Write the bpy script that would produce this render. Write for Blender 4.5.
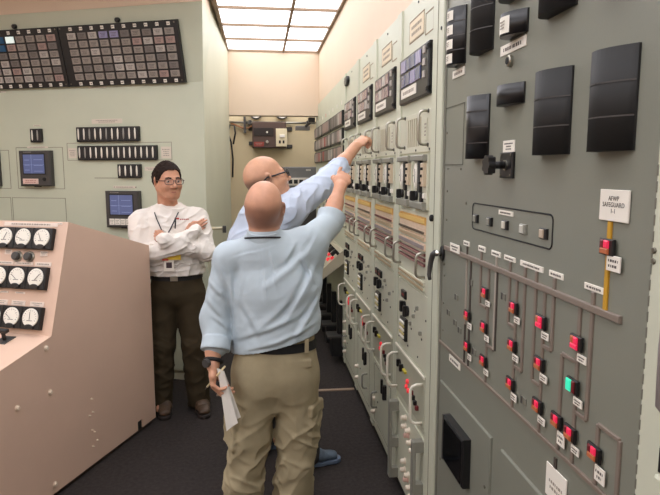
import bpy, math, random
import numpy as np
from mathutils import Matrix, Vector
import openvdb as vdb

random.seed(4)
RNG = np.random.default_rng(7)
for o in list(bpy.data.objects):
    bpy.data.objects.remove(o)
SC = bpy.context.scene
COL = SC.collection
R = math.radians

# ------------------------------------------------------------------ camera, world, exposure
cam = bpy.data.cameras.new('camera')
cam.sensor_width = 36.0
cam.lens = 590.0 / 660.0 * 36.0
cam.clip_start = 0.02
cam_o = bpy.data.objects.new('camera', cam)
COL.objects.link(cam_o)
cam_o.location = (0, 0, 1.70)
cam_o.rotation_euler = (R(90 - 7.48), 0, R(-6.90))
SC.camera = cam_o
SC.view_settings.view_transform = 'Standard'
SC.view_settings.look = 'None'
SC.view_settings.gamma = 1.0
SC.view_settings.use_curve_mapping = False
SC.view_settings.exposure = 0.0
try:
    SC.cycles.max_bounces = 8
    SC.cycles.diffuse_bounces = 5
    SC.cycles.use_denoising = True
except Exception:
    pass
world = bpy.data.worlds.new('world')
SC.world = world
world.use_nodes = True
world.node_tree.nodes['Background'].inputs[0].default_value = (0.97, 0.98, 1.0, 1)
world.node_tree.nodes['Background'].inputs[1].default_value = 0.05
LAMP = 3.3          # strength of the luminous ceiling panels

# ------------------------------------------------------------------ materials
def lin(c):
    out = []
    for v in c:
        v = v / 255.0
        out.append(v / 12.92 if v <= 0.04045 else ((v + 0.055) / 1.055) ** 2.4)
    return (*out, 1.0)

MATS = {}
def mat(name, rgb, rough=0.5, metal=0.0, var=0.0, scale=8.0, bump=0.0, bscale=60.0, emit=None, estr=0.0, trans=0.0, coat=0.0, stretch=None, sss=0.0, spec=0.5):
    if name in MATS:
        return MATS[name]
    m = bpy.data.materials.new(name)
    m.use_nodes = True
    nt = m.node_tree
    b = nt.nodes['Principled BSDF']
    b.inputs['Roughness'].default_value = rough
    b.inputs['Metallic'].default_value = metal
    b.inputs['Specular IOR Level'].default_value = spec
    if coat:
        b.inputs['Coat Weight'].default_value = coat
    if trans:
        b.inputs['Transmission Weight'].default_value = trans
    if sss:
        b.inputs['Subsurface Weight'].default_value = sss
        b.inputs['Subsurface Radius'].default_value = (0.012, 0.004, 0.002)
        b.inputs['Subsurface Scale'].default_value = 0.6
    c = lin(rgb)
    b.inputs['Base Color'].default_value = c
    tc = None
    if var or bump:
        tc = nt.nodes.new('ShaderNodeTexCoord')
        src = tc.outputs['Object']
        if stretch:
            mp = nt.nodes.new('ShaderNodeMapping')
            mp.inputs['Scale'].default_value = stretch
            nt.links.new(src, mp.inputs['Vector'])
            src = mp.outputs['Vector']
    if var:
        n = nt.nodes.new('ShaderNodeTexNoise')
        n.inputs['Scale'].default_value = scale
        n.inputs['Detail'].default_value = 5
        n.inputs['Roughness'].default_value = 0.6
        nt.links.new(src, n.inputs['Vector'])
        r = nt.nodes.new('ShaderNodeValToRGB')
        r.color_ramp.elements[0].position = 0.3
        r.color_ramp.elements[1].position = 0.7
        r.color_ramp.elements[0].color = tuple(max(0, x * (1 - var)) for x in c[:3]) + (1,)
        r.color_ramp.elements[1].color = tuple(min(1, x * (1 + var)) for x in c[:3]) + (1,)
        nt.links.new(n.outputs['Fac'], r.inputs['Fac'])
        nt.links.new(r.outputs['Color'], b.inputs['Base Color'])
    if bump:
        n2 = nt.nodes.new('ShaderNodeTexNoise')
        n2.inputs['Scale'].default_value = bscale
        n2.inputs['Detail'].default_value = 4
        nt.links.new(src, n2.inputs['Vector'])
        bp = nt.nodes.new('ShaderNodeBump')
        bp.inputs['Strength'].default_value = bump
        bp.inputs['Distance'].default_value = 0.01
        nt.links.new(n2.outputs['Fac'], bp.inputs['Height'])
        nt.links.new(bp.outputs['Normal'], b.inputs['Normal'])
    if emit:
        b.inputs['Emission Color'].default_value = lin(emit)
        b.inputs['Emission Strength'].default_value = estr
    MATS[name] = m
    return m

CREAM = mat('cabinet cream green enamel', (203, 205, 185), 0.42, var=0.03, scale=3, bump=0.03, bscale=220)
CREAM2 = mat('module cream enamel', (205, 204, 184), 0.45, var=0.04, scale=6)
LEFTP = mat('control board green enamel', (196, 200, 178), 0.5, var=0.03, scale=2.5, bump=0.03, bscale=200)
GREY = mat('mimic panel grey enamel', (128, 129, 117), 0.38, var=0.03, scale=3, bump=0.03, bscale=250)
GREY2 = mat('mimic panel side grey', (118, 116, 105), 0.4)
PEACH = mat('wall peach paint', (224, 203, 180), 0.7, var=0.02, scale=2, bump=0.04, bscale=120)
CONS = mat('console peach enamel', (220, 188, 166), 0.45, var=0.03, scale=2.5, bump=0.03, bscale=180)
CONS_S = CONS
FLOOR = mat('charcoal carpet tile', (60, 55, 53), 0.95, var=0.22, scale=45, bump=0.6, bscale=420, spec=0.1)
BLACK = mat('black plastic', (24, 23, 24), 0.38)
BLACKS = mat('black satin cover', (40, 39, 38), 0.6, var=0.05, scale=10, spec=0.3)
BLACKM = mat('matt black', (20, 19, 20), 0.7)
STEEL = mat('brushed steel', (176, 172, 160), 0.32, metal=0.9)
CHROME = mat('chrome', (215, 215, 210), 0.12, metal=1.0)
BRGREY = mat('bracket grey paint', (142, 141, 130), 0.42, metal=0.15)
WHITE = mat('white plate', (238, 232, 220), 0.5)
DIAL = mat('dial white', (236, 231, 218), 0.45)
INK = mat('ink', (92, 85, 80), 0.7)
INKL = mat('faint ink', (150, 140, 128), 0.7)
MBAR = mat('mimic bar brown grey', (128, 115, 104), 0.42)
YEL = mat('mimic bar yellow', (196, 148, 40), 0.45)
TILE = mat('annunciator tile grey', (148, 139, 130), 0.4, var=0.1, scale=40)
TILE_L = mat('annunciator tile pale', (182, 174, 166), 0.4, var=0.08, scale=40)
TILE_D = mat('annunciator tile dark', (116, 109, 104), 0.4, var=0.1, scale=40)
TILE_P = mat('annunciator tile pinkish', (164, 138, 130), 0.4, var=0.1, scale=40)
TILE_V = mat('annunciator tile violet sheen', (146, 142, 178), 0.25)
TILE_B = mat('annunciator tile blue', (24, 84, 124), 0.35)
TILE_W = mat('annunciator tile lit white', (226, 240, 236), 0.35, emit=(226, 245, 238), estr=0.55)
RED = mat('red lamp lens', (225, 60, 66), 0.3, emit=(255, 60, 70), estr=0.35)
REDP = mat('pink red lit lens', (228, 46, 84), 0.3, emit=(255, 50, 90), estr=0.28)
AMB = mat('amber lens', (170, 96, 62), 0.3, emit=(220, 110, 50), estr=0.10)
DRED = mat('dark red lens', (112, 34, 40), 0.35)
GRN = mat('green lit lens', (52, 214, 168), 0.3, emit=(60, 240, 190), estr=0.5)
ORANGE = mat('orange terminal strip', (214, 168, 96), 0.5, var=0.12, scale=80)
MAROON = mat('maroon terminal strip', (104, 58, 58), 0.5, var=0.1, scale=60)
PURP = mat('mauve grey terminal strip', (140, 128, 128), 0.5, var=0.1, scale=60)
PINKT = mat('pale pink terminal strip', (222, 196, 170), 0.5, var=0.06, scale=60)
BROWNK = mat('brown speckled strip', (96, 84, 70), 0.5, var=0.15, scale=60)
SCREEN = mat('recorder screen blue', (84, 94, 132), 0.12, emit=(96, 108, 152), estr=0.28)
SCREEN2 = mat('annunciator glass blue', (86, 92, 128), 0.1, var=0.12, scale=18)
SCREEN3 = mat('annunciator glass mauve', (128, 112, 118), 0.12, var=0.15, scale=18)
DKGREY = mat('dark grey plastic', (66, 64, 62), 0.4)
LGREY = mat('equipment grey', (128, 128, 128), 0.45)
BROWNBOX = mat('brown enamel box', (84, 66, 58), 0.45)
WOODT = mat('tan floor strip', (150, 128, 108), 0.5)
DIFF = mat('luminous ceiling diffuser', (240, 236, 240), 0.5, emit=(247, 248, 255), estr=LAMP)
TBAR = mat('ceiling grid tan', (142, 118, 94), 0.6)
WHITEB = mat('ivory pushbutton', (230, 218, 200), 0.4)
PINKB = mat('pinkish pushbutton', (224, 186, 172), 0.4)

# ------------------------------------------------------------------ mesh helpers
class MB:
    def __init__(s):
        s.v = []; s.f = []
    def add(s, vs, fs):
        n = len(s.v)
        s.v += [tuple(map(float, p)) for p in vs]
        s.f += [tuple(i + n for i in f) for f in fs]
        return s
    def box(s, x0, x1, y0, y1, z0, z1, c=0.0):
        """axis box; c chamfers the +z face"""
        if c <= 0:
            s.add([(x0,y0,z0),(x1,y0,z0),(x1,y1,z0),(x0,y1,z0),(x0,y0,z1),(x1,y0,z1),(x1,y1,z1),(x0,y1,z1)],
                  [(3,2,1,0),(4,5,6,7),(0,1,5,4),(1,2,6,5),(2,3,7,6),(3,0,4,7)])
        else:
            zz = z1 - c
            s.add([(x0,y0,z0),(x1,y0,z0),(x1,y1,z0),(x0,y1,z0),(x0,y0,zz),(x1,y0,zz),(x1,y1,zz),(x0,y1,zz),
                   (x0+c,y0+c,z1),(x1-c,y0+c,z1),(x1-c,y1-c,z1),(x0+c,y1-c,z1)],
                  [(3,2,1,0),(8,9,10,11),(0,1,5,4),(1,2,6,5),(2,3,7,6),(3,0,4,7),(4,5,9,8),(5,6,10,9),(6,7,11,10),(7,4,8,11)])
        return s
    def prism(s, poly, h0, h1, axis='z'):
        """poly = 2D outline (ccw), extruded h0..h1 along axis: z->(x,y,h)  x->(h,x,y)  y->(x,h,y)"""
        n = len(poly)
        def P(p, h):
            return {'z': (p[0], p[1], h), 'x': (h, p[0], p[1]), 'y': (p[0], h, p[1])}[axis]
        vs = [P(p, h0) for p in poly] + [P(p, h1) for p in poly]
        fs = [tuple(range(n - 1, -1, -1)), tuple(range(n, 2 * n))]
        fs += [(i, (i + 1) % n, n + (i + 1) % n, n + i) for i in range(n)]
        if axis == 'y':
            fs = [f[::-1] for f in fs]
        s.add(vs, fs)
        return s
    def cyl(s, p0, p1, r0, r1=None, n=12):
        r1 = r0 if r1 is None else r1
        p0 = Vector(p0); p1 = Vector(p1)
        d = (p1 - p0).normalized()
        a = d.orthogonal().normalized(); b = d.cross(a)
        vs = []
        for p, r in ((p0, r0), (p1, r1)):
            for i in range(n):
                t = 2 * math.pi * i / n
                vs.append(p + a * (r * math.cos(t)) + b * (r * math.sin(t)))
        fs = [tuple(range(n - 1, -1, -1)), tuple(range(n, 2 * n))]
        fs += [(i, (i + 1) % n, n + (i + 1) % n, n + i) for i in range(n)]
        s.add(vs, fs)
        return s
    def tube(s, pts, r, n=8, closed=False):
        pts = [Vector(p) for p in pts]
        N = len(pts)
        vs = []; prev = None
        for i, p in enumerate(pts):
            if closed:
                d = pts[(i + 1) % N] - pts[i - 1]
            else:
                d = pts[min(i + 1, N - 1)] - pts[max(i - 1, 0)]
            d.normalize()
            if prev is None:
                a = d.orthogonal().normalized()
            else:
                a = (prev - d * prev.dot(d)).normalized()
            prev = a
            b = d.cross(a)
            rr = r[i] if isinstance(r, (list, tuple)) else r
            for k in range(n):
                t = 2 * math.pi * k / n
                vs.append(p + a * (rr * math.cos(t)) + b * (rr * math.sin(t)))
        fs = []
        for i in range(N if closed else N - 1):
            j = (i + 1) % N
            fs += [(i * n + k, i * n + (k + 1) % n, j * n + (k + 1) % n, j * n + k) for k in range(n)]
        if not closed:
            fs += [tuple(range(n - 1, -1, -1)), tuple((N - 1) * n + k for k in range(n))]
        s.add(vs, fs)
        return s
    def disc(s, cx, cy, rx, ry, z0, z1, n=20, c=0.0):
        """elliptic plate facing +z"""
        ring = [(cx + rx * math.cos(2*math.pi*i/n), cy + ry * math.sin(2*math.pi*i/n)) for i in range(n)]
        if c <= 0:
            return s.prism(ring, z0, z1)
        k = 1 - c / min(rx, ry)
        top = [(cx + (x - cx) * k, cy + (y - cy) * k) for x, y in ring]
        vs = [(x, y, z0) for x, y in ring] + [(x, y, z1 - c) for x, y in ring] + [(x, y, z1) for x, y in top]
        fs = [tuple(range(n - 1, -1, -1)), tuple(range(2*n, 3*n))]
        for a in (0, n):
            fs += [(a + i, a + (i+1) % n, a + n + (i+1) % n, a + n + i) for i in range(n)]
        s.add(vs, fs)
        return s
    def mesh(s, name, m=None, smooth=False):
        me = bpy.data.meshes.new(name)
        me.from_pydata(s.v, [], s.f)
        me.validate()
        if m:
            me.materials.append(m)
        if smooth:
            me.polygons.foreach_set('use_smooth', [True] * len(me.polygons))
        me.update()
        return me
    def build(s, name, m, parent=None, loc=None, smooth=False):
        return put(name, s.mesh(name, m, smooth), parent, loc)

def put(name, me, parent=None, loc=None, rot=None, scale=None):
    o = bpy.data.objects.new(name, me)
    COL.objects.link(o)
    if parent:
        o.parent = parent
    if loc:
        o.location = loc
    if rot:
        o.rotation_euler = rot
    if scale:
        o.scale = scale
    return o

def tag(o, label=None, cat=None, group=None, kind=None):
    if label: o['label'] = label
    if cat: o['category'] = cat
    if group: o['group'] = group
    if kind: o['kind'] = kind
    return o

def thing(name, label, cat, mw=None, group=None):
    o = bpy.data.objects.new(name, None)
    o.empty_display_size = 0.1
    COL.objects.link(o)
    if mw is not None:
        o.matrix_world = mw
    return tag(o, label, cat, group)

def frame(origin, u, v, w):
    m = Matrix.Identity(4)
    for i, a in enumerate((u, v, w)):
        for k in range(3):
            m[k][i] = a[k]
    for k in range(3):
        m[k][3] = origin[k]
    return m

CACHE = {}
def plate_mesh(w, h, d, c, m):
    """plate centred on its middle, standing on z=0"""
    key = ('plate', round(w,4), round(h,4), round(d,4), round(c,4), m.name)
    if key not in CACHE:
        CACHE[key] = MB().box(-w/2, w/2, -h/2, h/2, 0, d, c).mesh('plate', m)
    return CACHE[key]

def plate(name, parent, u, v, w0, W, H, D, m, c=0.0):
    return put(name, plate_mesh(W, H, D, c, m), parent, (u, v, w0))

def marks_mesh(w, h, rows, seed, m):
    key = ('marks', round(w,4), round(h,4), rows, seed % 5, m.name)
    if key not in CACHE:
        rr = random.Random(seed % 5)
        b = MB()
        for r in range(rows):
            y = h/2 - (r + 0.5) * h / rows
            t = h / rows * 0.24
            ww = w * (0.9 if r == 0 else rr.uniform(0.5, 0.9))
            x = -ww / 2
            while x < ww / 2 - 1e-4:
                l = rr.uniform(0.35, 1.1) * max(2.4 * t, w * 0.05)
                b.box(x, min(x + l, ww/2), y - t, y + t, 0, 0.0006)
                x += l + t * rr.uniform(0.8, 1.6)
        CACHE[key] = b.mesh('marks', m)
    return CACHE[key]

def nameplate(parent, u, v, w0, W, H, rows=1, m=None, ink=None, seed=0, D=0.003, name='nameplate'):
    o = plate(name, parent, u, v, w0, W, H, D, m or WHITE, 0.0006)
    put('printed_lines', marks_mesh(W * 0.8, H * 0.68, rows, seed, ink or INK), o, (0, 0, D))
    return o

def text_obj(body, size, m, parent, loc, name='lettering', space=1.0):
    c = bpy.data.curves.new(name, 'FONT')
    c.body = body
    c.size = size
    c.align_x = 'CENTER'; c.align_y = 'CENTER'
    c.extrude = 0.0002
    c.space_line = space
    c.materials.append(m)
    t = bpy.data.objects.new('tmp_text', c)
    COL.objects.link(t)
    me = bpy.data.meshes.new_from_object(t.evaluated_get(bpy.context.evaluated_depsgraph_get()))
    bpy.data.objects.remove(t)
    me.materials.clear(); me.materials.append(m)
    return put(name, me, parent, loc)

def handle_mesh(h, p, r, m, inset=0.0, n=8):
    """C-shaped pull: posts at v=+-h/2, standing out to w=p"""
    key = ('handle', h, p, r, m.name, inset)
    if key not in CACHE:
        k = min(p * 0.45, h * 0.2)
        pts = [(0, h/2, 0), (0, h/2, p - k), (0, h/2 - k*0.3, p - k*0.3), (0, h/2 - k, p), (0, 0, p), (0, -h/2 + k, p), (0, -h/2 + k*0.3, p - k*0.3), (0, -h/2, p - k), (0, -h/2, 0)]
        CACHE[key] = MB().tube(pts, r, n).mesh('handle', m, True)
    return CACHE[key]

SCREW = MB().disc(0, 0, 0.006, 0.006, 0, 0.003, 8, 0.001).mesh('screw', mat('screw', (120, 116, 104), 0.35, metal=0.7))
SCREWK = MB().disc(0, 0, 0.0075, 0.0075, 0, 0.003, 8, 0.001).mesh('screw_black', BLACK)
# ------------------------------------------------------------------ the room
BX = 0.72            # face of the right-hand panel line
CZ = 3.072           # ceiling
def struct(name, b, m, smooth=False):
    return tag(b.build(name, m, smooth=smooth), kind='structure')

fl = struct('floor', MB().box(-4.6, 2.0, -2.6, 9.0, -0.1, 0.0), FLOOR)
MB().box(-0.34, BX, 4.36, 4.395, 0.0, 0.006, 0).build('seam_strip', WOODT, fl)
ce = struct('ceiling', MB().box(-4.6, 2.0, -2.6, 9.0, CZ + 0.05, CZ + 0.12), PEACH)
# luminous ceiling over the aisle: 0.61 m tiles between T-bars
ys = [7.13 - 0.61 * k for k in range(0, 16)]
for k in range(15):
    for x0, x1 in ((-0.315, 0.305), (0.325, BX - 0.012)):
        MB().box(x0, x1, ys[k + 1] + 0.008, ys[k] - 0.008, CZ + 0.01, CZ + 0.03).build('light_panel', DIFF, ce)
for y in ys:
    MB().box(-0.34, BX, y - 0.011, y + 0.011, CZ - 0.012, CZ + 0.045).build('grid_bar', TBAR, ce)
for x0, x1 in ((-0.345, -0.315), (0.303, 0.327), (BX - 0.014, BX + 0.01)):
    MB().box(x0, x1, -2.1, 7.13, CZ - 0.012, CZ + 0.046).build('grid_bar', TBAR, ce)
# more luminous tiles over the open part of the room, to the left and behind the camera
for i in range(5):
    for j in range(4):
        x1 = -0.95 - 0.70 * i
        y1 = 3.9 - 1.55 * j
        MB().box(x1 - 0.61, x1, y1 - 1.22, y1, CZ + 0.01, CZ + 0.03).build('light_panel', DIFF, ce)
        MB().box(x1 - 0.64, x1 + 0.03, y1 - 1.25, y1 + 0.03, CZ + 0.03, CZ + 0.049).build('grid_bar', TBAR, ce)

for x0 in (-0.9, 0.1):  # unseen glowing panels added low behind the soffit to brighten the far wall
    MB().box(x0, x0 + 0.9, 7.36, 8.2, 2.72, 2.74).build('light_panel', DIFF, ce)
struct('wall_right', MB().box(BX + 0.012, BX + 0.30, -2.5, 7.42, 2.30, CZ + 0.05), PEACH)
struct('wall_soffit', MB().box(-0.95, BX + 0.3, 7.13, 7.30, 2.338, CZ + 0.05), PEACH)
struct('wall_far', MB().box(-1.6, 2.0, 8.35, 8.5, 0, CZ + 0.05), mat('far wall paint', (214, 198, 160), 0.7, var=0.03, scale=2))
struct('wall_back', MB().box(-4.6, 2.0, -2.7, -2.55, 0, CZ + 0.05), PEACH)
struct('wall_left', MB().box(-4.75, -4.6, -2.7, 9.0, 0, CZ + 0.05), PEACH)

# ------------------------------------------------------------------ left control board, turned 20 degrees
A = R(20)
LU = (math.cos(A), -math.sin(A), 0); LW = (-math.sin(A), -math.cos(A), 0)
LO = (-0.40, 4.65, 0)
board = thing('control_board', 'pale green control board with black alarm tile grids behind the man in white', 'control panel', frame(LO, LU, (0, 0, 1), LW))
# local: u negative leftwards (edge at 0), v up, w out.
W0 = -2.75
LEAN = R(14)
ct, st = math.cos(LEAN), math.sin(LEAN)
VC = 2.36; TH = 0.557
b = MB()
b.prism([(W0, -0.55), (-0.20, -0.55), (0, 0), (W0, 0)], 0.085, VC, 'y')
b.build('lower_body', LEFTP, board)
MB().prism([(W0, -0.5), (-0.20, -0.5), (-0.02, -0.03), (W0, -0.03)], 0.0, 0.085, 'y').build('plinth', BLACKM, board)
# upper section leans forward over the lower one
tv, tw = VC + TH * ct, TH * st
MB().add([(W0, VC, 0), (0, VC, 0), (0.072, tv, tw), (W0, tv, tw), (W0, VC, -0.55), (-0.20, VC, -0.55), (-0.177, tv, -0.55), (W0, tv, -0.55)],
         [(0,1,2,3), (5,4,7,6), (1,5,6,2), (4,0,3,7), (3,2,6,7), (4,5,1,0)]).build('leaning_head', LEFTP, board)
struct('wall_fascia', MB().add(*(lambda M: ([M @ Vector(p) for p in
        [(W0, tv, tw + 0.004), (0.072, tv, tw + 0.004), (0.072, CZ + 0.06, tw + 0.004), (W0, CZ + 0.06, tw + 0.004), (W0, tv, -0.55), (-0.177, tv, -0.55), (-0.177, CZ + 0.06, -0.55), (W0, CZ + 0.06, -0.55)]],
        [(0,1,2,3), (5,4,7,6), (1,5,6,2), (4,0,3,7), (3,2,6,7), (4,5,1,0)]))(frame(LO, LU, (0,0,1), LW))), PEACH)
# end return of the board towards the soffit
struct('wall_return', MB().prism([(-0.40, 4.66), (-0.325, 7.14), (-0.95, 7.14), (-0.9, 4.86)], 0.0, CZ + 0.05), mat('return wall paint', (202, 202, 180), 0.55, var=0.03, scale=2))

def leanM(u, t, d=0.0):
    return (u, VC + t * ct - d * st, t * st + d * ct)

head_rot = (-LEAN * -1, 0, 0)
def annunciator_panel(u0, u1, cols, special, screws=True):
    """black tile grid on the leaning head; u0..u1 measured from the edge (negative)"""
    Wd = u1 - u0
    p = put('annunciator', MB().box(0, Wd, 0, 0.447, 0, 0.035, 0.004).mesh('annunciator', BLACK), board, leanM(u0, 0.0))
    p.rotation_euler = (LEAN, 0, 0)
    m0 = 0.062
    pitch = (Wd - 0.085) / cols
    ph = (0.447 - 0.088) / 6
    for r in range(6):
        for c in range(cols):
            k = RNG.random()
            mm = TILE if k < 0.6 else TILE_L if k < 0.82 else TILE_D if k < 0.93 else TILE_P
            mm = special.get((c, r), mm)
            t = plate('tile', p, m0 + (c + 0.5) * pitch, 0.447 - 0.046 - (r + 0.5) * ph, 0.033, pitch * 0.80, ph * 0.80, 0.008, mm, 0.002)
            if mm not in (TILE_B, TILE_W):
                put('printed_lines', marks_mesh(pitch * 0.55, ph * 0.5, 3, int(k * 1000), mat('tile print', (84, 78, 74), 0.6)), t, (0, 0, 0.008))
    for c in range(cols):
        for v in (0.447 - 0.024, 0.020):
            nameplate(p, m0 + (c + 0.5) * pitch, v, 0.034, 0.026, 0.024, 1, D=0.004, seed=c, name='number_tab')
    for uu in (0.018, Wd - 0.022):
        for v in (0.02, 0.43):
            put('screw', SCREW, p, (uu, v, 0.034))
    return p
annunciator_panel(-1.124, -0.131, 10, {(3, 0): TILE_V, (4, 0): TILE_V, (8, 1): TILE_P, (9, 1): TILE_P})
annunciator_panel(-2.05, -1.128, 9, {(3, 0): TILE_B, (3, 1): TILE_B, (2, 0): TILE_B, (2, 1): TILE_B, (4, 0): TILE_W, (4, 1): TILE_P, (3, 3): TILE_L, (3, 4): TILE_L, (3, 5): TILE_L}, True)
for u in (-0.62, -1.52):
    k = MB().disc(0, 0, 0.018, 0.018, 0, 0.03, 14, 0.006).build('alarm_button', BLACK, board, leanM(u, 0.468, 0.0))
    k.rotation_euler = (LEAN, 0, 0)

# ---- things on the lower face of the control board
def outline(name, parent, u0, u1, v0, v1, w=0.0, t=0.003, m=None, r=0.0):
    m = m or mat('seam shadow', (128, 124, 106), 0.7)
    b = MB()
    b.box(u0, u1, v0, v0 + t, w, w + 0.0015); b.box(u0, u1, v1 - t, v1, w, w + 0.0015)
    b.box(u0, u0 + t, v0, v1, w, w + 0.0015); b.box(u1 - t, u1, v0, v1, w, w + 0.0015)
    return b.build(name, m, parent)

def bezel_lens(h):
    key = ('lens', h)
    if key not in CACHE:
        b = MB()
        n = 10
        vs = []; 
        W = 0.028
        for i in range(n + 1):
            t = -1 + 2 * i / n
            half = W / 2 * (0.30 + 0.70 * math.sqrt(max(0, 1 - t * t)))
            vs += [(-half * 0.55, t * h / 2, 0), (half * 0.25, t * h / 2, 0.012 * math.sqrt(max(0, 1 - 0.9*t*t))), (half * 0.55, t * h / 2, 0)]
        fs = []
        for i in range(n):
            for k in range(2):
                fs.append((i*3+k, i*3+k+1, (i+1)*3+k+1, (i+1)*3+k))
        b.add(vs, fs)
        CACHE[key] = b.mesh('lens', mat('status lens white', (236, 230, 216), 0.3), True)
        CACHE[('lensd', h)] = b.mesh('lens', mat('status lens grey', (150, 146, 138), 0.3), True)
    return CACHE[key], CACHE[('lensd', h)]

def lamp_strip(parent, u0, u1, v0, v1, n, dim=()):
    s = put('status_lamp_strip', MB().box(0, u1 - u0, 0, v1 - v0, 0, 0.03, 0.004).mesh('status_lamp_strip', BLACK), parent, (u0, v0, 0))
    p = (u1 - u0) / n
    L, D = bezel_lens(round((v1 - v0) * 0.80, 3))
    hood = MB().box(-p * 0.44, p * 0.44, -(v1-v0) * 0.55, -(v1-v0) * 0.42, 0, 0.018, 0.004).mesh('lamp_foot', BLACK)
    for i in range(n):
        put('lens', D if i in dim else L, s, (p * (i + 0.5) - p * 0.08, (v1 - v0) / 2, 0.03), scale=(p / 0.05, 1, 1))
        put('lamp_foot', hood, s, (p * (i + 0.5), (v1 - v0) / 2, 0.014))
    return s
lamp_strip(board, -1.094, -0.542, 1.928, 2.038, 11, (2, 5, 8))
lamp_strip(board, -1.092, -0.395, 1.783, 1.891, 14, (1,))
lamp_strip(board, -0.740, -0.540, 1.643, 1.745, 4)
lamp_strip(board, -1.523, -1.422, 1.928, 2.033, 2, (1,))
outline('lamp_border', board, -1.205, -0.276, 1.776, 1.916, t=0.004, m=mat('border line grey', (140, 134, 118), 0.7))
for (u, v, w, h, r) in [(-0.83, 2.083, 0.27, 0.036, 2), (-1.155, 1.835, 0.075, 0.08, 4), (-0.325, 1.835, 0.085, 0.09, 4), (-0.465, 1.71, 0.10, 0.03, 2),
                        (-1.48, 1.885, 0.20, 0.014, 1), (-1.472, 2.06, 0.07, 0.012, 1), (-0.70, 1.565, 0.20, 0.02, 1), (-0.9, 2.345, 0.16, 0.012, 1), (-1.9, 2.335, 0.3, 0.014, 1)]:
    nameplate(board, u, v, 0.0, w, h, r, m=mat('pale strip label', (214, 204, 188), 0.5), ink=INKL, seed=int(u * -100))
seam = mat('seam shadow', (128, 124, 106), 0.7)
for a in [(-1.69, -1.245, 1.545, 1.885), (-1.76, -1.245, 0.9, 1.472), (-2.25, -1.76, 1.545, 1.865), (-2.3, -1.772, 0.9, 1.472)]:
    outline('panel_seam', board, *a, t=0.004, m=seam)
MB().box(-0.965, -0.74, 1.634, 1.639, 0, 0.0015).build('panel_seam', seam, board)

def recorder(u0, u1, v0, v1, tagm, wide):
    W, H = u1 - u0, v1 - v0
    s = put('chart_recorder', MB().box(0, W, 0, H, 0, 0.05, 0.010).mesh('chart_recorder', DKGREY), board, (u0, v0, 0))
    MB().box(W*0.13, W*0.86, H*0.33, H*0.92, 0.046, 0.052, 0).build('bezel', BLACK, s)
    sc = MB().box(W*0.16, W*0.83, H*0.36, H*0.89, 0.05, 0.0535, 0).build('screen', SCREEN, s)
    g = MB()
    g.box(W*0.16, W*0.83, H*0.60, H*0.606, 0.0535, 0.0540); g.box(W*0.42, W*0.428, H*0.36, H*0.89, 0.0535, 0.0540)
    for k in range(3):
        g.box(W*0.20, W*0.36, H*(0.45 + 0.14*k), H*(0.462 + 0.14*k), 0.0535, 0.0540)
        g.box(W*0.5, W*0.78, H*(0.42 + 0.16*k), H*(0.43 + 0.16*k), 0.0535, 0.0540)
    g.build('screen_lines', mat('screen line pale blue', (110, 126, 168), 0.3, emit=(120, 140, 190), estr=0.4), sc)
    if wide:
        for k in range(4):
            nameplate(s, W*(0.19 + 0.165*k), H*0.16, 0.05, W*0.15, H*0.17, 3, seed=k, ink=INKL, name='channel_tag')
    else:
        nameplate(s, W*0.36, H*0.14, 0.05, W*0.50, H*0.15, 2, m=mat('pink tag', (226, 196, 184), 0.5), ink=mat('tag red ink', (170, 100, 90), 0.6), seed=1, name='channel_tag')
    k = MB().disc(W*0.80, H*0.20, W*0.055, W*0.055, 0.05, 0.056, 12, 0.002)
    k.build('jog_button', BLACK, s)
    nameplate(s, W*0.3, H*0.955, 0.05, W*0.25, H*0.03, 1, m=mat('maker strip', (120, 118, 114), 0.4), seed=2, name='maker_strip')
    MB().box(W*0.45, W*0.62, -H*0.02, 0.0, 0.02, 0.045, 0).build('latch', BLACK, s)
recorder(-1.630, -1.337, 1.568, 1.857, 0, False)
recorder(-0.850, -0.555, 1.244, 1.536, 0, True)
recorder(-2.12, -1.845, 1.568, 1.857, 0, False)
for u in (-0.79, -0.60):
    put('screw', SCREW, board, (u, 1.565, 0))

# ------------------------------------------------------------------ peach console at the left front
cu = (0.93154, -0.36363, 0); cw = (-0.36363, -0.93154, 0)
cons = thing('bench_console', 'peach sloped bench console with white round meters at the lower left', 'console', frame((-0.7185, 3.9566, 0), cu, (0, 0, 1), cw))
prof = [(0, 0.028), (0, 1.21), (0.764, 1.428), (0.941, 0.859), (1.282, 0.789), (1.66, 0.712), (1.66, 0.028)]
CL = -2.0
n = len(prof)
def wv(p, u): return (u, p[1], p[0])
MB().add([wv(p, CL) for p in prof] + [wv(p, -0.012) for p in prof],
         [tuple(range(n)), tuple(range(2*n-1, n-1, -1))] + [(i, n + i, n + (i+1) % n, (i+1) % n) for i in range(n)]).build('body', CONS, cons)
def notch_prof():
    return [(0, 0.028), (0, 1.21), (0.764, 1.428), (0.941, 0.859), (1.282, 0.789), (1.66, 0.712), (1.66, 0.028), (0.215, 0.028), (0.215, 0.085), (0.160, 0.085), (0.160, 0.028)]
npf = notch_prof(); n = len(npf)
MB().add([wv(p, -0.012) for p in npf] + [wv(p, 0.0) for p in npf],
         [tuple(range(n)), tuple(range(2*n-1, n-1, -1))] + [(i, n + i, n + (i+1) % n, (i+1) % n) for i in range(n)]).build('side_panel', CONS_S, cons)
MB().box(-0.0115, -0.0085, 0.024, 0.085, 0.160, 0.215).build('notch_back', BLACKM, cons)
MB().box(CL, -0.02, 0, 0.028, 0.02, 1.62).build('plinth', mat('plinth brown', (72, 54, 44), 0.7), cons)
def sidebolt(w, v, r, m):
    MB().cyl((0, v, w), (0.003, v, w), r * 1.35, r * 1.35, 14).cyl((0.003, v, w), (0.012, v, w), r, r * 0.8, 14).build('bolt', m, cons)
bm = mat('bolt cream', (232, 212, 190), 0.35)
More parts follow.
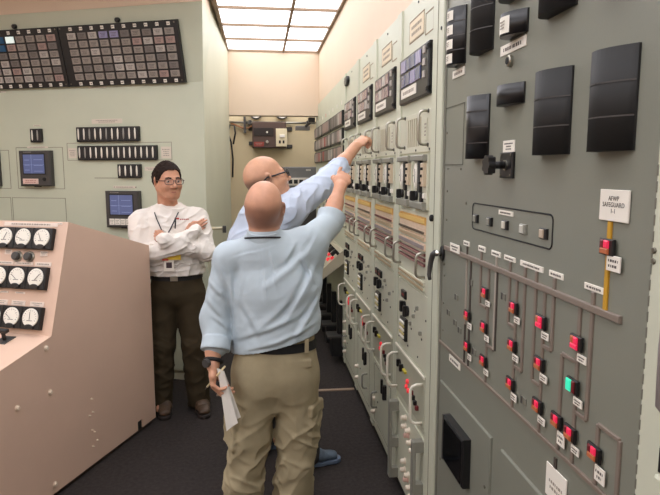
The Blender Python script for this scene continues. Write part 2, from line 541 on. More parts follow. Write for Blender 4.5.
for w, v in [(0.985, 0.809), (0.977, 0.574), (1.199, 0.579), (0.984, 0.077)]:
    sidebolt(w, v, 0.011, bm)
cs = np.array([[86, 404], [86, 422], [83, 424], [84, 441], [86, 445], [89, 455], [84, 460]])
for w, v in [(0.66, 0.415), (0.655, 0.335), (0.685, 0.325), (0.67, 0.235), (0.65, 0.215), (0.63, 0.155), (0.668, 0.135)]:
    sidebolt(w, v, 0.0035, bm)
# sloped meter board: from (w .941, v .859) up to (.764, 1.428)
th = math.atan2(0.177, 0.569)
face = (Matrix.Translation((0, 0.859, 0.941)) @ Matrix.Rotation(-th, 4, 'X'))
def fput(name, me, u, t, w=0.0):
    o = put(name, me, cons)
    o.matrix_local = face @ Matrix.Translation((u, t, w))
    return o
def dial_meter(parent, u, v, w, rx, ry, ang):
    d = put('dial', CACHE.setdefault(('dial', rx), MB().disc(0, 0, rx, ry, 0, 0.006, 24, 0.002).mesh('dial', DIAL)), parent, (u, v, w))
    k = ('ticks', rx)
    if k not in CACHE:
        b = MB()
        for i in range(13):
            a = R(-25 + 230 * i / 12)
            r0, r1 = (0.66, 0.84) if i % 3 == 0 else (0.74, 0.84)
            c, s_ = math.cos(a), math.sin(a)
            t = 0.0011
            b.add([(r0*rx*c - t*s_, r0*ry*s_ + t*c, 0), (r0*rx*c + t*s_, r0*ry*s_ - t*c, 0), (r1*rx*c + t*s_, r1*ry*s_ - t*c, 0), (r1*rx*c - t*s_, r1*ry*s_ + t*c, 0)], [(0,1,2,3)])
        b.box(-rx*0.35, rx*0.35, -ry*0.36, -ry*0.30, 0, 0.0004)
        CACHE[k] = b.mesh('scale_ticks', INK)
    put('scale_ticks', CACHE[k], d, (0, 0, 0.0064))
    m = MB().disc(0, -ry * 0.98, rx * 0.55, ry * 0.28, 0.0, 0.010, 16, 0.002)
    k2 = ('mask', rx)
    if k2 not in CACHE: CACHE[k2] = m.mesh('meter_mask', BLACK)
    put('meter_mask', CACHE[k2], d, (0, 0, 0))
    k3 = ('needle', rx)
    if k3 not in CACHE: CACHE[k3] = MB().box(-0.0012, 0.0012, 0, ry * 0.85, 0, 0.001).mesh('needle', INK)
    nd = put('needle', CACHE[k3], d, (0, -ry * 0.25, 0.008)); nd.rotation_euler = (0, 0, ang)
def meter_bank(t0, t1, s_right, angs):
    H = t1 - t0
    p = 0.117
    for i, a in enumerate(angs):
        u1 = -s_right - i * p
        o = fput('panel_meter', CACHE.setdefault(('mb', H), MB().box(-p + 0.001, -0.001, 0, H, 0, 0.028, 0.004).mesh('panel_meter', BLACK)), u1, t0)
        dial_meter(o, -p / 2, H * 0.52, 0.028, 0.047, H * 0.42, a)
meter_bank(0.442, 0.556, 0.066, [0.5, 1.2, -0.4, 0.6, 1.0, -0.2])
meter_bank(0.230, 0.348, 0.066, [-0.7, 0.9, 0.2, 0.8, -0.3, 0.4])
meter_bank(0.024, 0.140, 0.060, [0.05, 0.9, 0.5, -0.6, 0.8, 0.3])
for u, t, w, h, r in [(-0.23, 0.578, 0.34, 0.022, 1), (-0.115, 0.366, 0.10, 0.022, 1), (-0.235, 0.366, 0.12, 0.018, 1), (-0.35, 0.366, 0.1, 0.018, 1), (-0.115, 0.156, 0.085, 0.026, 2),
                      (-0.23, 0.157, 0.085, 0.026, 2), (-0.34, 0.157, 0.085, 0.026, 2), (-0.12, 0.422, 0.045, 0.028, 3), (-0.345, 0.425, 0.045, 0.028, 3), (-0.23, 0.21, 0.06, 0.01, 1), (-0.33, 0.21, 0.05, 0.01, 1),
                      (-0.05, 0.585, 0.03, 0.012, 1)]:
    o = fput('nameplate', plate_mesh(w, h, 0.003, 0.0006, mat('console label', (232, 214, 200), 0.5)), u, t)
    put('printed_lines', marks_mesh(w * 0.8, h * 0.7, r, int(-u * 100), INKL), o, (0, 0, 0.003))
for u in (-0.205, -0.281):
    o = fput('knob', CACHE.setdefault('cknob', MB().disc(0, 0, 0.030, 0.030, 0, 0.010, 20, 0.004).mesh('knob', STEEL)), u, 0.402)
    put('cap', CACHE.setdefault('cknobc', MB().disc(0, 0, 0.022, 0.022, 0, 0.02, 20, 0.005).mesh('cap', DKGREY)), o, (0, 0, 0.010))
# switch handle and red lamp on the desk
dk = math.atan2(-(0.789 - 0.859), 0.341)
desk = Matrix.Translation((0, 0.859, 0.941)) @ Matrix.Rotation(-(math.pi/2 - dk), 4, 'X')
def dput(name, b, m, u, t, parent=None, smooth=False):
    o = b.build(name, m, cons, smooth=smooth)
    o.matrix_local = desk @ Matrix.Translation((u, -t, 0))
    return o
e = dput('switch_plate', MB().box(-0.035, 0.035, -0.04, 0.04, 0, 0.004, 0.001), DKGREY, -0.215, 0.080)
MB().cyl((0, 0, 0.004), (0, 0, 0.05), 0.010, 0.009, 12).build('switch_shaft', BLACK, e)
MB().box(-0.042, 0.03, -0.012, 0.012, 0.045, 0.066, 0.006).build('switch_handle', BLACK, e)
dput('lamp_lens', MB().disc(0, 0, 0.010, 0.010, 0, 0.012, 12, 0.003), RED, -0.262, 0.125)
for (u, t) in ((-0.42, 0.09), (-0.6, 0.09)):
    e = dput('switch_plate', MB().box(-0.035, 0.035, -0.04, 0.04, 0, 0.004, 0.001), DKGREY, u, t)
    MB().cyl((0, 0, 0.004), (0, 0, 0.05), 0.010, 0.009, 12).build('switch_shaft', BLACK, e)
    MB().box(-0.042, 0.03, -0.012, 0.012, 0.045, 0.066, 0.006).build('switch_handle', BLACK, e)

# ------------------------------------------------------------------ equipment beyond the soffit
FY = 8.35
bxo = thing('wall_box', 'brown electrical box with white socket section on the far wall', 'electrical box', frame((-0.07, FY, 2.0), (1,0,0), (0,0,1), (0,-1,0)))
MB().box(0, 0.46, 0, 0.35, 0.02, 0.14, 0.008).build('housing', BROWNBOX, bxo)
MB().box(0.02, 0.29, 0.16, 0.27, 0.14, 0.15, 0.003).build('cover', mat('box black cover', (44, 38, 36), 0.4), bxo)
MB().box(0.32, 0.47, 0.02, 0.26, 0.14, 0.155, 0.003).build('socket_plate', mat('socket ivory', (226, 214, 180), 0.4), bxo)
for k in range(2):
    MB().box(0.36 + 0.05*k, 0.385 + 0.05*k, 0.06, 0.10, 0.155, 0.158).build('socket_slot', BLACK, bxo)
MB().box(0.37, 0.44, 0.14, 0.18, 0.155, 0.17, 0.003).build('socket_switch', WHITE, bxo)
nameplate(bxo, 0.09, 0.05, 0.14, 0.13, 0.06, 2, m=mat('red sticker', (150, 62, 52), 0.5), ink=INKL, name='sticker')
MB().disc(0.20, 0.08, 0.02, 0.02, 0.14, 0.16, 12, 0.004).build('knob', STEEL, bxo)
MB().disc(0.20, 0.21, 0.014, 0.014, 0.15, 0.165, 10, 0.003).build('knob', WHITE, bxo)
for (u, v) in ((-0.05, 0.04), (-0.05, 0.24), (0.47, 0.0), (0.47, 0.24)):
    MB().box(u, u + 0.08, v, v + 0.05, 0.0, 0.03, 0.005).build('mounting_lug', DKGREY, bxo)
pipe = thing('conduit_pipe', 'horizontal grey conduit pipe above the brown wall box', 'pipe')
MB().tube([(-0.42, FY - 0.06, 2.345), (0.95, FY - 0.06, 2.345)], 0.017, 10).build('pipe_run', STEEL, pipe, smooth=True)
for x in (-0.1, 0.7):
    MB().box(x - 0.02, x + 0.02, FY - 0.08, FY + 0.002, 2.32, 2.375).build('clamp', DKGREY, pipe)
for x, nm in ((-0.015, 'left'), (0.34, 'right')):
    g = thing('pressure_gauge', f'round dial gauge over the wall box, {nm} of two', 'gauge', frame((x, FY - 0.05, 2.485), (1,0,0), (0,0,1), (0,-1,0)), 'gauges over the wall box')
    MB().disc(0, 0, 0.095, 0.095, -0.05, 0.03, 24, 0.006).build('case', DKGREY, g)
    MB().disc(0, 0, 0.08, 0.08, 0.03, 0.033, 24).build('dial', DIAL, g)
    MB().box(-0.004, 0.004, -0.02, 0.06, 0.033, 0.036).build('needle', INK, g)
cb = thing('hanging_cable', 'dark looped cable hanging in the far left corner', 'cable')
MB().tube([(-0.33, FY - 0.05, 2.05), (-0.30, FY - 0.05, 2.2), (-0.31, FY - 0.06, 2.3), (-0.37, FY - 0.05, 2.31), (-0.40, FY - 0.05, 2.2), (-0.36, FY - 0.06, 2.08), (-0.34, FY - 0.04, 1.85), (-0.35, FY - 0.04, 1.6)], 0.012, 8).build('cable_loop', BLACK, cb, smooth=True)
MB().tube([(-0.36, FY - 0.06, 2.335), (-0.2, FY - 0.06, 2.27), (-0.12, FY - 0.06, 2.27), (-0.02, FY - 0.06, 2.33)], 0.012, 8).build('cable_drop', mat('cable orange brown', (150, 100, 60), 0.5), cb, smooth=True)
MB().box(-0.185, -0.155, FY - 0.1, FY + 0.005, 2.2, 2.42).build('cable_clip', DKGREY, cb)
da = thing('door_closer', 'dark folding door closer arm under the soffit', 'door closer')
MB().tube([(0.68, 7.36, 2.31), (0.60, 7.6, 2.24)], 0.018, 6).build('arm', DKGREY, da)
MB().box(0.48, 0.66, 7.56, 7.66, 2.20, 2.25, 0.004).build('closer_body', LGREY, da)
MB().box(0.62, 0.70, 7.31, 7.40, 2.28, 2.336, 0.004).build('bracket', DKGREY, da)
eq = thing('equipment_cabinet', 'grey instrument cabinet standing at the far end of the aisle', 'cabinet', frame((0.32, 7.72, 0), (1,0,0), (0,0,1), (0,-1,0)))
MB().box(0, 0.62, 0, 1.74, -0.4, 0.0, 0.006).build('housing', LGREY, eq)
MB().box(0.05, 0.36, 1.50, 1.60, 0.0, 0.02, 0.004).build('display_strip', WHITE, eq)
for k in range(4):
    MB().box(0.07 + 0.07*k, 0.12 + 0.07*k, 1.525, 1.575, 0.02, 0.024).build('display_window', BLACK, eq)
MB().box(0.1, 0.5, 0.9, 1.4, 0.0, 0.015, 0.004).build('lower_door', DKGREY, eq)
nameplate(eq, 0.33, 1.70, 0.0, 0.06, 0.02, 1, seed=1)
hb = thing('crash_bar', 'short pale horizontal bar on the corner beside the man in white', 'rail')
MB().tube([(-0.41, 4.80, 1.235), (-0.27, 4.80, 1.235)], 0.013, 10).build('bar', mat('bar cream', (214, 204, 176), 0.4), hb, smooth=True)
MB().box(-0.29, -0.262, 4.78, 4.82, 1.20, 1.255, 0.003).build('end_stop', DKGREY, hb)
# ------------------------------------------------------------------ right-hand line of cabinets (face at x = BX, viewed from -x)
def bframe(yfar):
    return frame((BX, yfar, 0), (0, -1, 0), (0, 0, 1), (-1, 0, 0))

def knobm():
    if 'bknob' not in CACHE:
        CACHE['bknob'] = MB().disc(0, 0, 0.021, 0.021, 0, 0.012, 14, 0.003).box(-0.009, 0.009, -0.022, 0.022, 0.012, 0.034, 0.004).mesh('selector_knob', BLACK)
    return CACHE['bknob']

def rows_mesh(W, H, n, m, gap=0.35, d=0.006):
    key = ('rows', round(W, 3), round(H, 3), n, m.name)
    if key not in CACHE:
        b = MB(); p = W / n
        for i in range(n):
            b.box(i*p + p*gap/2, (i+1)*p - p*gap/2, 0, H, 0, d)
        CACHE[key] = b.mesh('terminals', m)
    return CACHE[key]

def strip(parent, name, v0, v1, m, n, tm, d=0.008):
    s = put(name, CACHE.setdefault((name, v0, v1, m.name), MB().box(0, 0.45, 0, v1 - v0, 0, d, 0.001).mesh(name, m)), parent, (0.075, v0, 0.004))
    if n:
        t = put('terminals', rows_mesh(0.45, (v1 - v0) * 0.55, n, tm), s, (0, (v1 - v0) * 0.22, d))
        t['kind'] = 'stuff'
    return s

LWHITE = mat('handle white enamel', (226, 220, 204), 0.35)
def rack(k, yfar, label):
    t = thing('rack_cabinet', label, 'cabinet', bframe(yfar), 'instrument rack cabinets along the right wall')
    MB().box(0.0, 0.63, 0.06, 2.47, -0.5, 0.0).build('body', CREAM, t)
    MB().box(0.0, 0.63, 0.0, 0.06, -0.48, -0.012).build('plinth', BLACKM, t)
    for u in (0.0, 0.585):
        MB().box(u, u + 0.045, 0.06, 2.47, 0.0, 0.010, 0.002).build('frame_post', CREAM, t)
    # alarm window box
    a = put('alarm_window', MB().box(0, 0.50, 0, 0.213, 0, 0.020, 0.005).mesh('alarm_window', BLACK), t, (0.06, 2.015, 0.0))
    gm = SCREEN2 if k == 0 else SCREEN3
    for r in range(2):
        for c in range(4):
            mm = gm if (c + r + k) % 3 else (TILE_V if k == 0 else TILE_L)
            plate('window_tile', a, 0.085 + c * 0.088, 0.170 - r * 0.066, 0.020, 0.078, 0.056, 0.005, mm, 0.002)
    for r in range(3):
        plate('side_tab', a, 0.442, 0.185 - r * 0.05, 0.020, 0.03, 0.03, 0.006, TILE_L, 0.002)
    nameplate(a, 0.185, 0.045, 0.020, 0.27, 0.045, 1, seed=k, ink=INKL)
    for v in (0.02, 0.19):
        put('hinge', plate_mesh(0.02, 0.02, 0.02, 0.004, BLACK), a, (0.49, v, 0.008))
    # plates above it
    if k < 3:
        outline('engraved_plate', t, 0.17, 0.42, 2.285, 2.385, 0.0, 0.004, m=mat('plate border', (150, 128, 100), 0.6))
        nameplate(t, 0.295, 2.335, 0.0, 0.235, 0.085, 2, m=mat('cream engraved plate', (222, 206, 176), 0.5), ink=INKL, seed=k, D=0.002)
        outline('engraved_plate', t, 0.44, 0.56, 2.27, 2.36, 0.0, 0.004, m=mat('plate border', (150, 128, 100), 0.6))
    for u in (0.03, 0.32, 0.6):
        put('screw', SCREWK, t, (u, 2.44, 0.0), scale=(0.8, 0.8, 1))
    # pull-out drawer with two steel pulls
    d = put('instrument_drawer', MB().box(0, 0.53, 0, 0.178, 0, 0.008, 0.002).mesh('instrument_drawer', CREAM2), t, (0.05, 1.776, 0.0))
    for u in (0.094, 0.49):
        put('handle', handle_mesh(0.14, 0.042, 0.0062, STEEL), d, (u, 0.100, 0.008))
        for v in (0.03, 0.17):
            put('handle_boss', SCREWK, d, (u, v, 0.008), scale=(1.2, 1.2, 1))
    g = MB()
    for i in range(7):
        g.box(0.16 + i*0.036, 0.164 + i*0.036, 0.03, 0.155, 0.008, 0.012)
    g.build('louvre_ribs', mat('louvre shade', (176, 168, 146), 0.5), d)
    nameplate(d, 0.455, 0.095, 0.008, 0.04, 0.09, 4, m=CREAM2, ink=INKL, seed=k)
    for u in (0.02, 0.3, 0.515):
        put('screw', SCREWK, d, (u, 0.012, 0.008), scale=(0.7, 0.7, 1))
    # controller row
    for j, u in enumerate((0.075, 0.335)):
        c = put('controller', CACHE.setdefault('ctrl', MB().box(0, 0.215, 0, 0.235, 0, 0.012, 0.002).mesh('controller', CREAM2)), t, (u, 1.53, 0.0))
        put('top_bracket', plate_mesh(0.21, 0.026, 0.020, 0.004, BRGREY), c, (0.105, 0.222, 0.012))
        put('bottom_bracket', plate_mesh(0.21, 0.032, 0.022, 0.004, BRGREY), c, (0.105, 0.016, 0.012))
        dm = put('dial_glass', CACHE.setdefault('ctrld', MB().disc(0, 0, 0.027, 0.056, 0, 0.014, 20, 0.005).mesh('dial_glass', DIAL)), c, (0.062, 0.145, 0.012))
        put('needle', CACHE.setdefault('ctrln', MB().box(-0.002, 0.002, -0.03, 0.03, 0, 0.001).box(-0.03, -0.022, -0.003, 0.003, 0, 0.001).mesh('needle', INK)), dm, (0.006, 0, 0.0142))
        put('meter_slot', CACHE.setdefault('ctrls', MB().box(-0.018, 0.018, -0.068, 0.068, 0, 0.014, 0.003).mesh('meter_slot', BLACK)), c, (0.125, 0.140, 0.012))
        put('valve_block', CACHE.setdefault('ctrlv', MB().box(-0.022, 0.022, -0.05, 0.05, 0, 0.016, 0.003).mesh('valve_block', mat('block beige', (204, 186, 160), 0.5))), c, (0.182, 0.150, 0.012))
        for q in range(3):
            put('contact', plate_mesh(0.012, 0.012, 0.01, 0.002, BLACK), c, (0.172 + 0.012 * q, 0.115 + 0.03 * q, 0.028))
        put('selector_knob', knobm(), c, (0.062, 0.056, 0.012))
        put('stop_block', plate_mesh(0.028, 0.045, 0.012, 0.003, BLACK), c, (0.15, 0.050, 0.012))
        put('switch_tab', plate_mesh(0.028, 0.022, 0.01, 0.002, WHITE), c, (0.19, 0.06, 0.012))
    # card frame with coloured terminal strips
    f = put('card_frame', CACHE.setdefault('cardf', MB().box(0, 0.53, 0, 0.345, 0, 0.004, 0.001).mesh('card_frame', CREAM2)), t, (0.05, 1.165, 0.0))
    strip(t, 'orange_strip', 1.462, 1.496, ORANGE, 24, mat('orange terminal light', (230, 196, 120), 0.5))
    strip(t, 'pink_strip', 1.440, 1.462, PINKT, 0, None)
    strip(t, 'speckled_strip', 1.420, 1.438, PINKT, 24, BROWNK if k % 2 == 0 else MAROON)
    strip(t, 'pale_strip', 1.392, 1.414, PINKT, 24, mat('terminal tan', (186, 166, 136), 0.5))
    strip(t, 'mauve_strip', 1.350, 1.380, PINKT, 22, mat('terminal grey', (150, 140, 140), 0.5))
    for v in (1.326, 1.303, 1.280):
        strip(t, 'maroon_strip', v, v + 0.013, MAROON, 18, mat('terminal rose', (168, 128, 120), 0.5))
    strip(t, 'dotted_strip', 1.195, 1.212, CREAM2, 26, mat('terminal tan', (186, 166, 136), 0.5))
    strip(t, 'dotted_strip', 1.172, 1.189, CREAM2, 26, mat('terminal tan', (186, 166, 136), 0.5))
    for u in (0.082, 0.515):
        put('handle', handle_mesh(0.105, 0.040, 0.0065, STEEL), t, (u, 1.287, 0.004))
    # selector row
    s = put('selector_panel', CACHE.setdefault('selp', MB().box(0, 0.53, 0, 0.34, 0, 0.006, 0.001).mesh('selector_panel', CREAM if k else CREAM2)), t, (0.05, 0.815, 0.0))
    for q, u in enumerate((0.075, 0.165) if k != 0 else (0.115,)):
        w = put('counter_window', plate_mesh(0.075, 0.040, 0.012, 0.003, BLACK), s, (u + 0.02, 0.275, 0.006))
        put('digits', marks_mesh(0.05, 0.02, 1, q + k, mat('counter red', (150, 60, 54), 0.4)), w, (0, 0, 0.012))
        put('selector_knob', knobm(), s, (u + 0.02, 0.215, 0.006), scale=(1.2, 1.2, 0.8))
        if k == 0:
            put('selector_knob', knobm(), s, (u + 0.085, 0.205, 0.006), scale=(1.2, 1.2, 0.8))
    y = put('fuse_block', CACHE.setdefault('fuse', MB().box(-0.05, 0.05, -0.055, 0.055, 0, 0.016, 0.003).mesh('fuse_block', BLACK)), s, (0.15, 0.105, 0.006))
    for q in range(5):
        put('fuse', plate_mesh(0.075, 0.011, 0.008, 0.002, mat('fuse yellow', (206, 190, 130), 0.5) if q % 2 else WHITE), y, (0.005, -0.036 + 0.018 * q, 0.016))
    for q in range(9):
        put('screw', SCREWK, s, (0.03 + 0.06 * q, 0.035 + 0.10 * (q % 3) , 0.006), scale=(0.7, 0.7, 1))
    for q in range(4):
        put('toggle', plate_mesh(0.012, 0.018, 0.014, 0.003, BRGREY), s, (0.26 + 0.06 * q, 0.16 + 0.05 * ((q + k) % 3), 0.006))
    # lamp drawer with white pulls
    e = put('lamp_drawer', CACHE.setdefault('lampd', MB().box(0, 0.54, 0, 0.25, 0, 0.012, 0.003).mesh('lamp_drawer', mat('drawer face grey green', (180, 180, 160), 0.45))), t, (0.045, 0.555, 0.0))
    MB().box(0, 0.54, 0.238, 0.25, 0.012, 0.020, 0.002).build('drawer_lip', LWHITE, e)
    for u in (0.035, 0.505):
        put('handle', handle_mesh(0.178, 0.055, 0.0068, LWHITE), e, (u, 0.115, 0.012))
    for q, (u, v) in enumerate(((0.06, 0.168), (0.115, 0.160))):
        put('selector_knob', knobm(), e, (u + 0.03, v, 0.012), scale=(0.85, 0.85, 0.6))
    for q, (u, v) in enumerate(((0.235, 0.095), (0.275, 0.088), (0.255, 0.128))):
        put('lamp_lens', CACHE.setdefault('rlens', MB().disc(0, 0, 0.012, 0.012, 0, 0.012, 12, 0.004).mesh('lamp_lens', RED)), e, (u, v, 0.012))
    for q in range(4):
        put('jack_plug', plate_mesh(0.014, 0.020, 0.016, 0.003, BLACK if q % 3 else DRED), e, (0.345 + 0.032 * q, 0.105 - 0.012 * q, 0.012))
    put('cable_clip', plate_mesh(0.05, 0.012, 0.012, 0.002, mat('clip yellow', (190, 176, 60), 0.5)), e, (0.2, 0.16, 0.012))
    # lowest bay
    if k == 0:
        q0 = put('pushbutton_panel', MB().box(0, 0.54, 0, 0.43, 0, 0.006, 0.001).mesh('pushbutton_panel', CREAM), t, (0.045, 0.075, 0.0))
        for u in (0.035, 0.505):
            h = put('grab_bracket', MB().box(-0.020, 0.020, -0.21, 0.21, 0.035, 0.050, 0.004).box(-0.020, 0.020, 0.16, 0.21, 0, 0.036).box(-0.020, 0.020, -0.21, -0.16, 0, 0.036).box(-0.020, 0.020, -0.04, 0.01, 0, 0.036).mesh('grab_bracket', BRGREY), q0, (u, 0.215, 0.006))
        for g, (gu, gv) in enumerate(((0.20, 0.365), (0.20, 0.135))):
            for i, (du, dv) in enumerate(((0.0, 0.035), (0.0, -0.01), (0.075, 0.0), (0.06, -0.03), (0.11, -0.045), (0.16, -0.06))):
                put('pushbutton', CACHE.setdefault(('pb', i in (3,)), MB().disc(0, 0, 0.016, 0.016, 0, 0.006, 12, 0.002).disc(0, 0, 0.012, 0.012, 0.006, 0.026, 12, 0.004).mesh('pushbutton', PINKB if i == 3 else WHITEB)), q0, (gu + du, gv + dv, 0.006))
    else:
        q0 = put('lower_door', CACHE.setdefault('ldoor', MB().box(0, 0.54, 0, 0.42, 0, 0.008, 0.002).mesh('lower_door', CREAM)), t, (0.045, 0.10, 0.0))
        put('handle', handle_mesh(0.10, 0.035, 0.007, BRGREY), q0, (0.12 if k != 2 else 0.42, 0.185, 0.008))
        outline('panel_seam', q0, 0.04, 0.5, 0.03, 0.40, 0.008, 0.004)
        for q in range(3):
            put('vent_slot', plate_mesh(0.022, 0.085, 0.012, 0.003, BLACK), q0, (0.28 + q * 0.05, 0.33 - (q % 2) * 0.02, 0.008))
        put('lock', SCREWK, q0, (0.15, 0.18, 0.008))
        for q in range(4 if k == 3 else 2):
            put('pushbutton', CACHE.setdefault(('pb', False), None) or plate_mesh(0.02, 0.02, 0.03, 0.004, WHITEB), q0, (0.05 + 0.0 * q, 0.08 + 0.085 * q, 0.008))
    return t
PLACES = ['instrument rack cabinet with blue alarm window, closest to the grey panel', 'second instrument rack cabinet from the grey mimic panel',
          'third instrument rack cabinet from the grey mimic panel', 'fourth and farthest instrument rack cabinet from the grey panel']
RK = []
for k in range(4):
    RK.append(rack(k, 2.99 + 0.63 * k, PLACES[k]))

# strip between the racks and the grey panel, with its knob
cp = thing('corner_post', 'narrow cream post with black knob between racks and grey panel', 'post', bframe(2.36))
MB().box(0.0, 0.098, 0.0, 2.62, -0.4, 0.012, 0.003).build('post', CREAM, cp)
MB().box(0.03, 0.034, 0.0, 2.62, 0.012, 0.0135).build('panel_seam', seam, cp)
MB().disc(0.016, 1.505, 0.011, 0.014, 0.012, 0.026, 12, 0.004).build('knob', BLACKM, cp)
put('screw', SCREWK, cp, (0.075, 2.24, 0.012))

# ------------------------------------------------------------------ far part of the line: tile matrix and bench
fm = thing('matrix_cabinet', 'long cream cabinet with three rows of dark alarm tiles beyond the racks', 'cabinet', bframe(7.40))
MB().box(0, 2.52, 0.06, 2.47, -0.5, 0.0).build('body', CREAM, fm)
MB().box(0, 2.52, 0, 0.06, -0.48, -0.012).build('plinth', BLACKM, fm)
for r in range(3):
    for c in range(3):
        a = put('alarm_window', CACHE.setdefault('mxw', MB().box(0, 0.78, 0, 0.125, 0, 0.02, 0.004).mesh('alarm_window', BLACK)), fm, (0.02 + c * 0.82, 2.072 - r * 0.145, 0.0))
        for i in range(6):
            kk = RNG.random()
            mm = TILE_D if kk < 0.5 else TILE_P if kk < 0.8 else TILE_L
            if (r, c, i) in ((1, 1, 2), (2, 1, 1), (2, 0, 4)): mm = mat('tile red', (168, 52, 56), 0.4)
            plate('tile', a, 0.075 + i * 0.126, 0.063, 0.02, 0.105, 0.098, 0.005, mm, 0.002)
for c in range(8):
    put('flag_tag', plate_mesh(0.03, 0.035, 0.004, 0.001, mat('tag pink', (220, 170, 160), 0.5) if c == 3 else WHITE), fm, (0.2 + c * 0.3, 2.27, 0.0))
ov = put('oval_plate', MB().disc(0, 0, 0.095, 0.038, 0, 0.02, 20, 0.006).mesh('oval_plate', BLACKS), RK[3], (0.11, 2.40, 0.0))
for q in range(3):
    put('oval_band', plate_mesh(0.012, 0.06, 0.004, 0.001, BRGREY), ov, (-0.04 + 0.04 * q, 0, 0.019))
for q in range(6):
    put('selector_knob', knobm(), fm, (0.4 + q * 0.36, 1.45 - 0.08 * (q % 2), 0.0), scale=(1.4, 1.4, 1.3))
    nameplate(fm, 0.4 + q * 0.36, 1.56, 0.0, 0.12, 0.03, 1, seed=q, ink=INKL)
    put('handle', handle_mesh(0.105, 0.040, 0.0065, STEEL), fm, (0.52 + q * 0.36, 1.32, 0.0))

bn = thing('bench_board', 'low bench board with red lamps and black switch handles beyond the racks', 'console', bframe(7.30))
bp = [(0.0, 1.02), (0.0, 0.92), (0.21, 0.765), (0.22, 0.84), (0.02, 1.02)]   # (w, v)
n = len(bp)
MB().add([(0.0, v, w) for w, v in bp] + [(2.40, v, w) for w, v in bp], [tuple(range(n)), tuple(range(2*n-1, n-1, -1))] + [(i, n+i, n + (i+1) % n, (i+1) % n) for i in range(n)]).build('body', mat('bench tan grey', (170, 162, 140), 0.45), bn)
bs = math.atan2(0.18, 0.20)
slope = Matrix.Translation((0, 0.84, 0.22)) @ Matrix.Rotation(-(math.pi/2 - bs), 4, 'X')
def bput(name, me, u, t, w=0.0):
    o = put(name, me, bn); o.matrix_local = slope @ Matrix.Translation((u, t, w)); return o
ph = MB().box(-0.014, 0.014, -0.05, 0.012, 0.022, 0.055, 0.006).cyl((0, 0, 0), (0, 0, 0.03), 0.014, 0.014, 10).mesh('switch_handle', BLACK)
rl = MB().box(-0.016, 0.016, -0.016, 0.016, 0, 0.02, 0.005).mesh('lamp_lens', RED)
rl2 = MB().box(-0.016, 0.016, -0.016, 0.016, 0, 0.02, 0.005).mesh('lamp_lens', DRED)
for q in range(11):
    u = 0.17 + q * 0.215
    bput('switch_handle', ph, u, 0.06)
    bput('lamp_lens', rl if q % 3 else rl2, u - 0.05, 0.13)
    bput('lamp_lens', rl if (q + 1) % 4 else mat and rl2, u + 0.03, 0.165)
    bput('switch_handle', ph, u + 0.06, 0.225)
ts = MB().box(-0.028, 0.028, 0.27, 0.56, 0, 0.045, 0.004).box(-0.075, 0.075, 0.08, 0.245, 0.0, 0.10, 0.006).mesh('folding_tray', BLACK)
tl = MB().box(-0.085, 0.085, 0.245, 0.262, 0.0, 0.135, 0.003).mesh('tray_top', DKGREY)
for q in range(6):
    o = put('folding_tray', ts, bn, (2.26 - q * 0.40, 0, 0.004))
    put('tray_top', tl, o)

# ------------------------------------------------------------------ grey mimic panel
gp = thing('mimic_panel', 'grey control panel with black edgewise meters and lit mimic diagram', 'control panel', bframe(2.26))
GW = 1.262
MB().box(0, GW, 0.08, 2.62, -0.4, 0.0).build('face', GREY, gp)
MB().box(0, GW, 0.0, 0.08, -0.38, -0.01).build('plinth', BLACKM, gp)
MB().box(0, 0.02, 0.08, 2.62, 0, 0.003).build('edge_bead', GREY2, gp)
def edge_meter(name, u0, u1, v0, v1, p, sections, m, faces=False):
    """edgewise meter: convex cover, rounded at the far side, square at the near one"""
    W = u1 - u0
    prof = [(0, 0)]
    for i in range(0, 9):
        a = R(90) * i / 8
        prof.append((W * 0.38 * (1 - math.cos(a)), p * (0.30 + 0.70 * math.sin(a))))
    for i in range(1, 8):
        t = i / 7
        prof.append((W * (0.38 + 0.62 * t), p * (1 - 0.88 * t ** 1.7)))
    prof.append((W, 0))
    b = MB()
    H = v1 - v0
    n = len(prof)
    vs = [(x, 0, w) for x, w in prof] + [(x, H, w) for x, w in prof]
    b.add(vs, [tuple(range(n)), tuple(range(2*n-1, n-1, -1))] + [(i, n+i, n + (i+1) % n, (i+1) % n) for i in range(n)])
    o = b.build(name, m, gp, (u0, v0, 0))
    for k_, pl in enumerate(o.data.polygons):
        pl.use_smooth = 4 <= k_ <= 17
    for i in range(1, sections):
        y = H * i / sections
        q = [(x, w + 0.0012) for x, w in prof[1:-1]]
        bb = MB()
        vs = [(x, y - 0.0016, w) for x, w in q] + [(x, y + 0.0016, w) for x, w in q]
        nn = len(q)
        bb.add(vs, [(j, nn + j, nn + j + 1, j + 1) for j in range(nn - 1)])
        bb.build('section_joint', mat('joint brown', (58, 54, 52), 0.4), o)
    if faces:
        for i in range(sections):
            y0 = H * i / sections + 0.006; y1 = H * (i + 1) / sections - 0.010
            q = [(x, w + 0.0015) for x, w in prof[3:13]]
            nn = len(q)
            fm_ = MB().add([(x, y0, w) for x, w in q] + [(x, y1, w) for x, w in q], [(j, nn + j, nn + j + 1, j + 1) for j in range(nn - 1)]).build('scale_face', DIAL, o)
            put('printed_lines', marks_mesh((y1 - y0) * 0.7 if y1 - y0 < W * 0.4 else W * 0.32, (y1 - y0) * 0.55, 3, i, INKL), fm_, (W * 0.45, (y0 + y1) / 2, p * 1.0 + 0.002))
    return o
edge_meter('edgewise_meter', 0.115, 0.224, 2.068, 2.262, 0.045, 4, BLACK, True)
edge_meter('edgewise_meter', 0.345, 0.470, 2.068, 2.40, 0.045, 5, BLACKS)
edge_meter('edgewise_meter', 0.590, 0.705, 2.066, 2.127, 0.045, 1, BLACK, True)
edge_meter('edgewise_meter', 0.570, 0.69, 2.17, 2.26, 0.045, 1, BLACK, True)
edge_meter('edgewise_meter', 0.810, 0.950, 2.070, 2.36, 0.042, 4, BLACKS)
